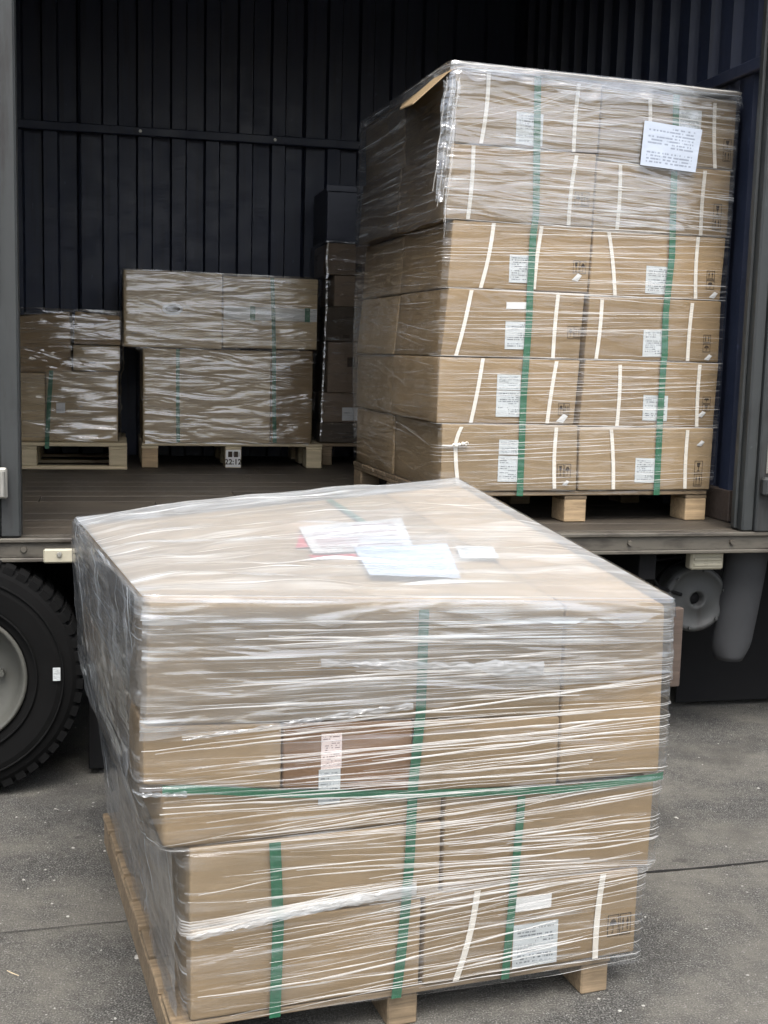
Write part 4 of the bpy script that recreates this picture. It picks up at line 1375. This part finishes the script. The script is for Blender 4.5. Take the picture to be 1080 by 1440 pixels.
FT = Film([ring(-1.288, .030, -.015, 1.425, 1.108), ring(-1.312, .036, -.015, 1.425, 1.60), ring(-1.304, .036, -.015, 1.425, 2.20), ring(-1.302, .040, -.015, 1.425, 2.56), ring(-1.292, .046, -.015, 1.425, 2.866, 2.852)], .025)
tf = thing('stretch_film', TALL, (-.63, .70, 1.105), 'clear stretch film with white pull lines round the tall load', 'stretch film', 'stretch film round the loads')
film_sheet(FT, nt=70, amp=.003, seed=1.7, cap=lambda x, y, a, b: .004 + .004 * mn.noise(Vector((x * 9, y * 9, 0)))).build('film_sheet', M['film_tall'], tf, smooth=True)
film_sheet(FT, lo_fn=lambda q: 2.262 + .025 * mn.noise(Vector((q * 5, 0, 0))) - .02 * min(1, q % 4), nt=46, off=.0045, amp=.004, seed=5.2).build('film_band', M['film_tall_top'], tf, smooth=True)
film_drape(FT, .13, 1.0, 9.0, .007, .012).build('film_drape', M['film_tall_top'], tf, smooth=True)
rs = random.Random(5)
S = []
S += rand_strands(rs, 80, 2.26, 2.83, 0, 1.0, .035, -.07, .002, .0085, .25, .95)
S += rand_strands(rs, 60, 1.13, 2.24, 0, 1.0, .03, .03, .002, .007, .3, 1.0, .012)
for zc in (2.245, 1.968, 1.689, 1.405):     # film pulled tight at the joints between rows
    S += [(0, 1.0, zc + .004, zc - .004, rs.uniform(-.006, .006), .0065)] + rand_strands(rs, 5, zc - .03, zc + .03, 0, 1.0, .02, .0, .002, .005, .5, 1.0)
for (z0, n) in ((1.78, 6), (1.52, 6), (2.08, 4), (1.25, 5)):
    S += [(0.0, rs.uniform(.7, 1.0), z0 + k * .018 + rs.uniform(-.006, .006), z0 + .05 + k * .016, .004, rs.uniform(.003, .0055)) for k in range(n)]
S += [(.02, .42, 2.60 + k * .022, 2.72 + k * .03, -.01, .004) for k in range(4)] + [(.22, .48, 2.66 + k * .02, 2.83, .0, .0045) for k in range(4)] + [(.40 + .05 * k, .52 + .05 * k, 2.70, 2.845, 0, .004) for k in range(3)]
S += rand_strands(rs, 60, 1.2, 2.7, 3.05, 3.98, .10, -.05, .002, .005, .15, .6)
mb = MB(); folds(mb, FT, S, .0045, rs)
tag(mb.build('film_folds', M['fold'], tf, smooth=True), kind='stuff')
# rolled top edge of the film and the loose tail at the left corner
mb = MB()
mb.tube([(FT.at(k / 30, FT.z1 - .004, .004) + Vector((0, 0, .004 * mn.noise(Vector((k * .7, 0, 0)))))) for k in range(31)], [.005 + .003 * abs(mn.noise(Vector((k * .9, 3, 0)))) for k in range(31)], 7)
mb.build('film_roll', M['fold'], tf, smooth=True)
mb = MB()
rows_ = []
for k in range(26):
    a = k / 25
    z = 2.79 - .48 * a
    cu_ = -1.285 - .045 * a + .012 * mn.noise(Vector((a * 6, 1, 0)))
    r = []
    for j in range(8):
        b = j / 7 - .5
        r.append(mb.vert((cu_ + b * (.075 - .045 * a), -.028 - .018 * mn.noise(Vector((b * 9, a * 5, 0))) - .01 * math.cos(b * 9), z + .01 * mn.noise(Vector((b * 4, a * 9, 5))))))
    rows_.append(r)
for k in range(25):
    for j in range(7):
        mb.face([rows_[k][j], rows_[k][j + 1], rows_[k + 1][j + 1], rows_[k + 1][j]], ((j * .02, k * .02), (j * .02 + .02, k * .02), (j * .02 + .02, k * .02 + .02), (j * .02, k * .02 + .02)))
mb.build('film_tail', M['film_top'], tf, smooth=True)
mb = MB()
for q in range(5):
    x = rs.uniform(-.03, .03)
    mb.tube([(-1.285 + x - .045 * a / 10 + .008 * mn.noise(Vector((a * .7, q, 0))), -.036 - .006 * math.sin(a + q), 2.80 - (.045 + .006 * q % .02) * a) for a in range(11)], .0022, 5)
tag(mb.build('film_tail_folds', M['fold2'], tf, smooth=True), kind='stuff')

mb = MB()                                   # large sheet on the upper right
c4 = [(-0.434, 2.515), (-0.171, 2.500), (-0.149, 2.680), (-0.424, 2.698)]
n = 8
for i in range(n):
    for j in range(n):
        def sp(a, b):
            p = Vector((*c4[0], 0)).lerp(Vector((*c4[1], 0)), a).lerp(Vector((*c4[3], 0)).lerp(Vector((*c4[2], 0)), a), b)
            return (p.x, -.0285 - .004 * mn.noise(Vector((p.x * 14, p.y * 10, 0))), p.y)
        a0, a1, b0, b1 = i / n, (i + 1) / n, j / n, (j + 1) / n
        mb.quad(sp(a0, b0), sp(a1, b0), sp(a1, b1), sp(a0, b1), ((a0, b0), (a1, b0), (a1, b1), (a0, b1)))
tag(mb.build('paper_sheet', M['sheet'], None, TALL, (-.3, -.028, 2.5), smooth=True), 'large white printed sheet stuck on the upper right of the tall load', 'paper', 'printed sheets on the loads')
mb = MB(); mb.box(.075, .125, -.06, .34, FZ + .001, FZ + .142, .004)
tag(mb.build('wood_block', M['plank'], None, TALL, (.1, .1, FZ)), 'dark wooden block wedged between the tall load pallet and the right door post', 'wood block')

# ------------------------------------------------------------------ near load on the ground
pallet(FRONT, -.078, 1.105, .006, 1.385, 0, .105, 'wooden pallet standing on the asphalt under the near load', 'pallet2', 'wooden pallets', nb=8, bw=.080, deck=.019, stringer=True)
GN = 'cartons of the near load'
def topz(u, v):
    a, b = (u + .13) / 1.355, v / 1.4
    return (1.128 + (1.062 - 1.128) * a) * (1 - b) + (1.105 + (1.222 - 1.105) * a) * b
zb = .1065
carton(FRONT, *hexa(-.030, .553, .004, .695, zb, .338), 'lower left carton of the near load, resting on its pallet', GN, 'card')
carton(FRONT, *hexa(.562, 1.176, .000, .695, zb, .346), 'lower right carton of the near load, with two white bands and a label', GN, 'card',
       bands=[[(.703, .344), (.651, .108)], [(1.066, .344), (1.054, .108)]], labels=[(.81, .115, .938, .233), (.813, .271, .915, .308, 'paper_blank')], prints=[(1.088, .163, 1.159, .224)])
carton(FRONT, *hexa(-.028, .553, .703, 1.385, zb, .338), 'rear carton on the near pallet, seen through film on its left side', GN, 'card2')
carton(FRONT, *hexa(-.034, .600, .003, .695, .3405, .538), 'plain carton above the lower left one in the near load', GN, 'card2')
carton(FRONT, *hexa(-.034, .600, .703, 1.390, .3405, .538), 'rear carton in the second layer of the near load', GN, 'card')
carton(FRONT, *hexa(.608, 1.206, .002, .700, .3485, (.600, .588, .588, .600), (0, .004)), 'carton above the lower right one in the near load, bulging at right', GN, 'card')
carton(FRONT, *hexa(-.098, .603, .002, 1.395, .5405, (.694, .607, .607, .694)), 'soft-cornered carton above the plain one at the left of the near load', GN, 'card', r=.02)
def upz(u): return .842 - .055 * (u + .14)
def lwz(u): return .697 - .124 * (u + .098) if u < .6 else .6035 - .009 * (u - .6)
for (a, b, mm, lab, pr_) in ((-.142, .183, 'card', 'short carton at the left under the big top carton of the near load', {}),
                        (.187, .516, 'card_dark', 'dark brown carton with a tall narrow label in the near load', dict(labels=[(.280, .704, .331, .792, 'pink'), (.275, .617, .329, .7035, 'paper')])),
                        (.520, .918, 'card', 'carton right of the dark brown one in the near load', {})):
    carton(FRONT, *hexa(a, b, .0, 1.40, (lwz(a) + .002, lwz(b) + .002, lwz(b) + .002, lwz(a) + .002), (upz(a), upz(b), upz(b), upz(a))), lab, GN, mm, **pr_)
carton(FRONT, *hexa(-.136, .918, .001, 1.40, (upz(-.136) + .002, upz(.918) + .002, upz(.918) + .002, upz(-.136) + .002), (topz(-.13, 0), topz(.918, 0), topz(.918, 1.4), topz(-.13, 1.4)), (.006, 0)), 'big wide carton on top of the near load', GN, 'card2', r=.010)
carton(FRONT, *hexa(.923, 1.224, .002, 1.40, .606, (topz(.923, 0), topz(1.22, 0), topz(1.22, 1.4), topz(.923, 1.4)), (0, -.010)), 'tall carton at the upper right end of the near load', GN, 'card', r=.010)

def top_sheet(name, c4, m, lift, label, cat='paper', group='printed sheets on the loads', n=7):
    mb = MB()
    for i in range(n):
        for j in range(n):
            def sp(a, b):
                p = Vector(c4[0]).lerp(Vector(c4[1]), a).lerp(Vector(c4[3]).lerp(Vector(c4[2]), a), b)
                return (p.x, p.y, topz(p.x, p.y) + lift + .003 * mn.noise(Vector((p.x * 12, p.y * 12, lift * 900))))
            a0, a1, b0, b1 = i / n, (i + 1) / n, j / n, (j + 1) / n
            mb.quad(sp(a0, b0), sp(a1, b0), sp(a1, b1), sp(a0, b1), ((a0, b0), (a1, b0), (a1, b1), (a0, b1)))
    o = mb.build(name, M[m], None, FRONT, (c4[0][0], c4[0][1], topz(c4[0][0], c4[0][1])), smooth=True)
    return tag(o, label, cat, group)
top_sheet('printed_tape', [(.400, .500), (.640, .520), (.680, .60), (.400, .560)], 'ink_red', .006, 'red printed strip showing left of the papers on the near load', 'label', None)
top_sheet('printed_tape', [(.390, .66), (.46, .66), (.53, .84), (.45, .84)], 'ink_red', .006, 'red printed patch at the upper left corner of the white form', 'label', None)
top_sheet('paper_form', [(.41, .547), (.717, .55), (.826, .96), (.475, .94)], 'form', .013, 'white printed form lying under the film on top of the near load')
top_sheet('paper_sheet', [(.475, .238), (.71, .191), (.829, .58), (.541, .583)], 'sheet_blue', .018, 'pale blue printed sheet nearest the front edge on top of the near load')
top_sheet('paper_slip', [(.813, .435), (.923, .413), (.966, .554), (.854, .575)], 'paper', .013, 'small white slip right of the pale blue sheet on the near load')

strap(FRONT, [(u, v, z) for (u, v, z) in ((.531, -.0085, 1.085), (.53, -.0085, .829), (.515, -.0085, .631), (.513, -.0085, .465), (.507, -.0085, .354), (.497, -.0085, .2), (.487, -.0085, .09))], .026, 'green strap down the middle of the front of the near load', GS)
strap(FRONT, [(.168, -.0075, .536), (.179, -.0075, .325), (.174, -.0075, .09)], .028, 'green strap low on the left of the near load', GS)
strap(FRONT, [(.814, -.0075, .585), (.811, -.0075, .497), (.804, -.0075, .373), (.788, -.0075, .093)], .022, 'green strap behind the white label low on the right of the near load', GS)
strap(FRONT, [(-.10, -.0115, .694), (-.038, -.0115, .690), (.191, -.0115, .656), (.518, -.0115, .622), (.953, -.0115, .592), (1.203, -.0115, .600), (1.226, -.0115, .603)], .020, 'green strap running level round the middle of the near load', GS, wid=(0, 0, 1))
strap(FRONT, [(.70, v, topz(.70, v) + .006) for v in (1.36, 1.22, 1.10, .99, .90)], .026, 'green strap crossing the top of the near load behind the papers', GS, up=(0, 0, 1))

def lv(ul, ur, zl, zr, vb=1.415, zbr=None, zbl=None, ulb=None, urb=None):
    return [(ul, -.017, zl), (ur, -.017, zr), (ur if urb is None else urb, vb, zr if zbr is None else zbr), (ul if ulb is None else ulb, vb, zl if zbl is None else zbl)]
FN = Film([lv(-.044, 1.190, .112, .085, ulb=-.048, zbl=.115), lv(-.050, 1.194, .335, .340, ulb=-.066), lv(-.056, 1.222, .530, .365, zbl=.53, zbr=.365, ulb=-.10), lv(-.112, 1.228, .555, .590, ulb=-.12),
           lv(-.158, 1.242, .690, .605, ulb=-.14), lv(-.158, 1.240, .72, .70, ulb=-.145), lv(-.150, 1.238, .98, .93, ulb=-.16), lv(-.146, 1.230, 1.146, 1.078, vb=1.44, zbr=1.242, zbl=1.122, ulb=-.160, urb=1.215)], .022)
nf = thing('stretch_film', FRONT, (.55, .70, .085), 'thick cloudy stretch film wrapped round and over the near load', 'stretch film', 'stretch film round the loads')
def cap_near(x, y, a, b):
    e = math.sin(math.pi / 2 * min(1, min(a, 1 - a, b, 1 - b) / .10))
    return .003 + e * (.012 + .016 * mn.noise(Vector((x * 2.2, y * 9 + x * 2, 0))) + .008 * mn.noise(Vector((x * 6, y * 24 - x * 4, 2)))) + .030 * math.sin(math.pi * min(1, a * 1.05)) * b * e * (1 - .3 * b) + .012 * math.sin(math.pi * a) * math.sin(math.pi * b)
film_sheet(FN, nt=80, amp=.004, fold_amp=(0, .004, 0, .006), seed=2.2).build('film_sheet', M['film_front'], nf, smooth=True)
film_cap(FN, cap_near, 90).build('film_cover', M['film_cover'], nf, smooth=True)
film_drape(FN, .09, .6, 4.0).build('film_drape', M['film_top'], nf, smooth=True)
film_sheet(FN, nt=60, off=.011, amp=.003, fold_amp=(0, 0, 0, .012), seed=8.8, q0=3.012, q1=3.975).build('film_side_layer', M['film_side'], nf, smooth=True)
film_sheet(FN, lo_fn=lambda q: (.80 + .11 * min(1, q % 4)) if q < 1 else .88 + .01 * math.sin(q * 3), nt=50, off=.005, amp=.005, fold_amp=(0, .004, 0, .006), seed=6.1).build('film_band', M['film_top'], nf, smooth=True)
rs = random.Random(11)
S = []
S += rand_strands(rs, 70, .10, 1.07, 0, 1.0, .03, .045, .0016, .006, .15, .9, .010)
S += rand_strands(rs, 45, .80, 1.07, 0, 1.0, .02, .015, .002, .008, .2, 1.0, .008)
S += rand_strands(rs, 34, .57, .80, 0, 1.0, .02, .035, .002, .0085, .5, 1.0, .010)
S += rand_strands(rs, 36, .10, .56, 0, 1.0, .03, .07, .002, .008, .35, 1.0, .010)
S += [(.07, 1.0, .800 + k * .004, .905 + k * .004, .012 + .004 * k, .006 - .0007 * k) for k in range(4)]
S += [(.0, .46, .330 + k * .005, .372 + k * .006, .002 * k, .010 - .001 * k) for k in range(6)]
S += [(.0, 1.0, .54 + k * .006, .56 + k * .004, .014, .005) for k in range(3)]
S += rand_strands(rs, 26, .30, .52, .35, 1.0, .02, .10, .002, .007, .3, .65)
mb = MB(); folds(mb, FN, S, .0065, rs, .028)
tag(mb.build('film_folds', M['fold'], nf, smooth=True), kind='stuff')
S = []
for _ in range(70):                         # long slack folds on the left side, running down towards the front
    q = rs.uniform(3.02, 3.80); l = rs.uniform(.1, .32)
    t = rs.uniform(.12, 1.08)
    S.append((q, min(3.99, q + l), t + l * .6, t - l * .6, rs.uniform(-.02, .02), rs.uniform(.002, .006)))
mb = MB(); folds(mb, FN, S, .012, rs)
tag(mb.build('film_folds', M['fold2'], nf, smooth=True), kind='stuff')
# crumpled rope of film over the lower left cartons, and the loose end of the upper band
def crumple(fn, wid, name, seed, n=70, m=7):
    mb = MB()
    rows = []
    for i in range(n + 1):
        a = i / n
        w = wid * (.35 + .65 * a) * (.8 + .6 * mn.noise(Vector((a * 9, seed, 0))))
        r = []
        for j in range(m + 1):
            b = j / m - .5
            p = fn(a)
            d = .010 * abs(mn.noise(Vector((a * 26, b * 7, seed)))) + .006 * abs(mn.noise(Vector((a * 60, b * 13, seed + 3))))
            r.append(mb.vert(p + Vector((0, -d * (1 - abs(b)), b * w + .004 * mn.noise(Vector((a * 30, b * 3, seed + 5)))))))
        rows.append(r)
    for i in range(n):
        for j in range(m):
            mb.face([rows[i][j], rows[i + 1][j], rows[i + 1][j + 1], rows[i][j + 1]],
                    ((i * .01, j * .006), (i * .01 + .01, j * .006), (i * .01 + .01, j * .006 + .006), (i * .01, j * .006 + .006)))
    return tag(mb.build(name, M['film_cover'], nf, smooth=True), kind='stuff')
crumple(lambda a: FN.at(.005 + .455 * a, .334 + .045 * a, .010), .036, 'film_bunch', 1.0)
crumple(lambda a: FN.at(.07 + .40 * a, .802 + .050 * a, .012), .022, 'film_bunch', 2.0)
crumple(lambda a: FN.at(-.02 + .10 * a, .655 - .008 * a, .008), .016, 'film_bunch', 3.0, 24)
crumple(lambda a: FN.at(.30 + .42 * a, .965 - .03 * a, .012), .045, 'film_bunch', 5.5)

mb = MB(); mb.box(1.256, 1.290, .030, .052, .83, 1.045, .003)
tag(mb.build('edge_board', M['plank'], None, FRONT, (1.27, .04, .83)), 'brown board sticking out behind the right edge of the near load', 'board')
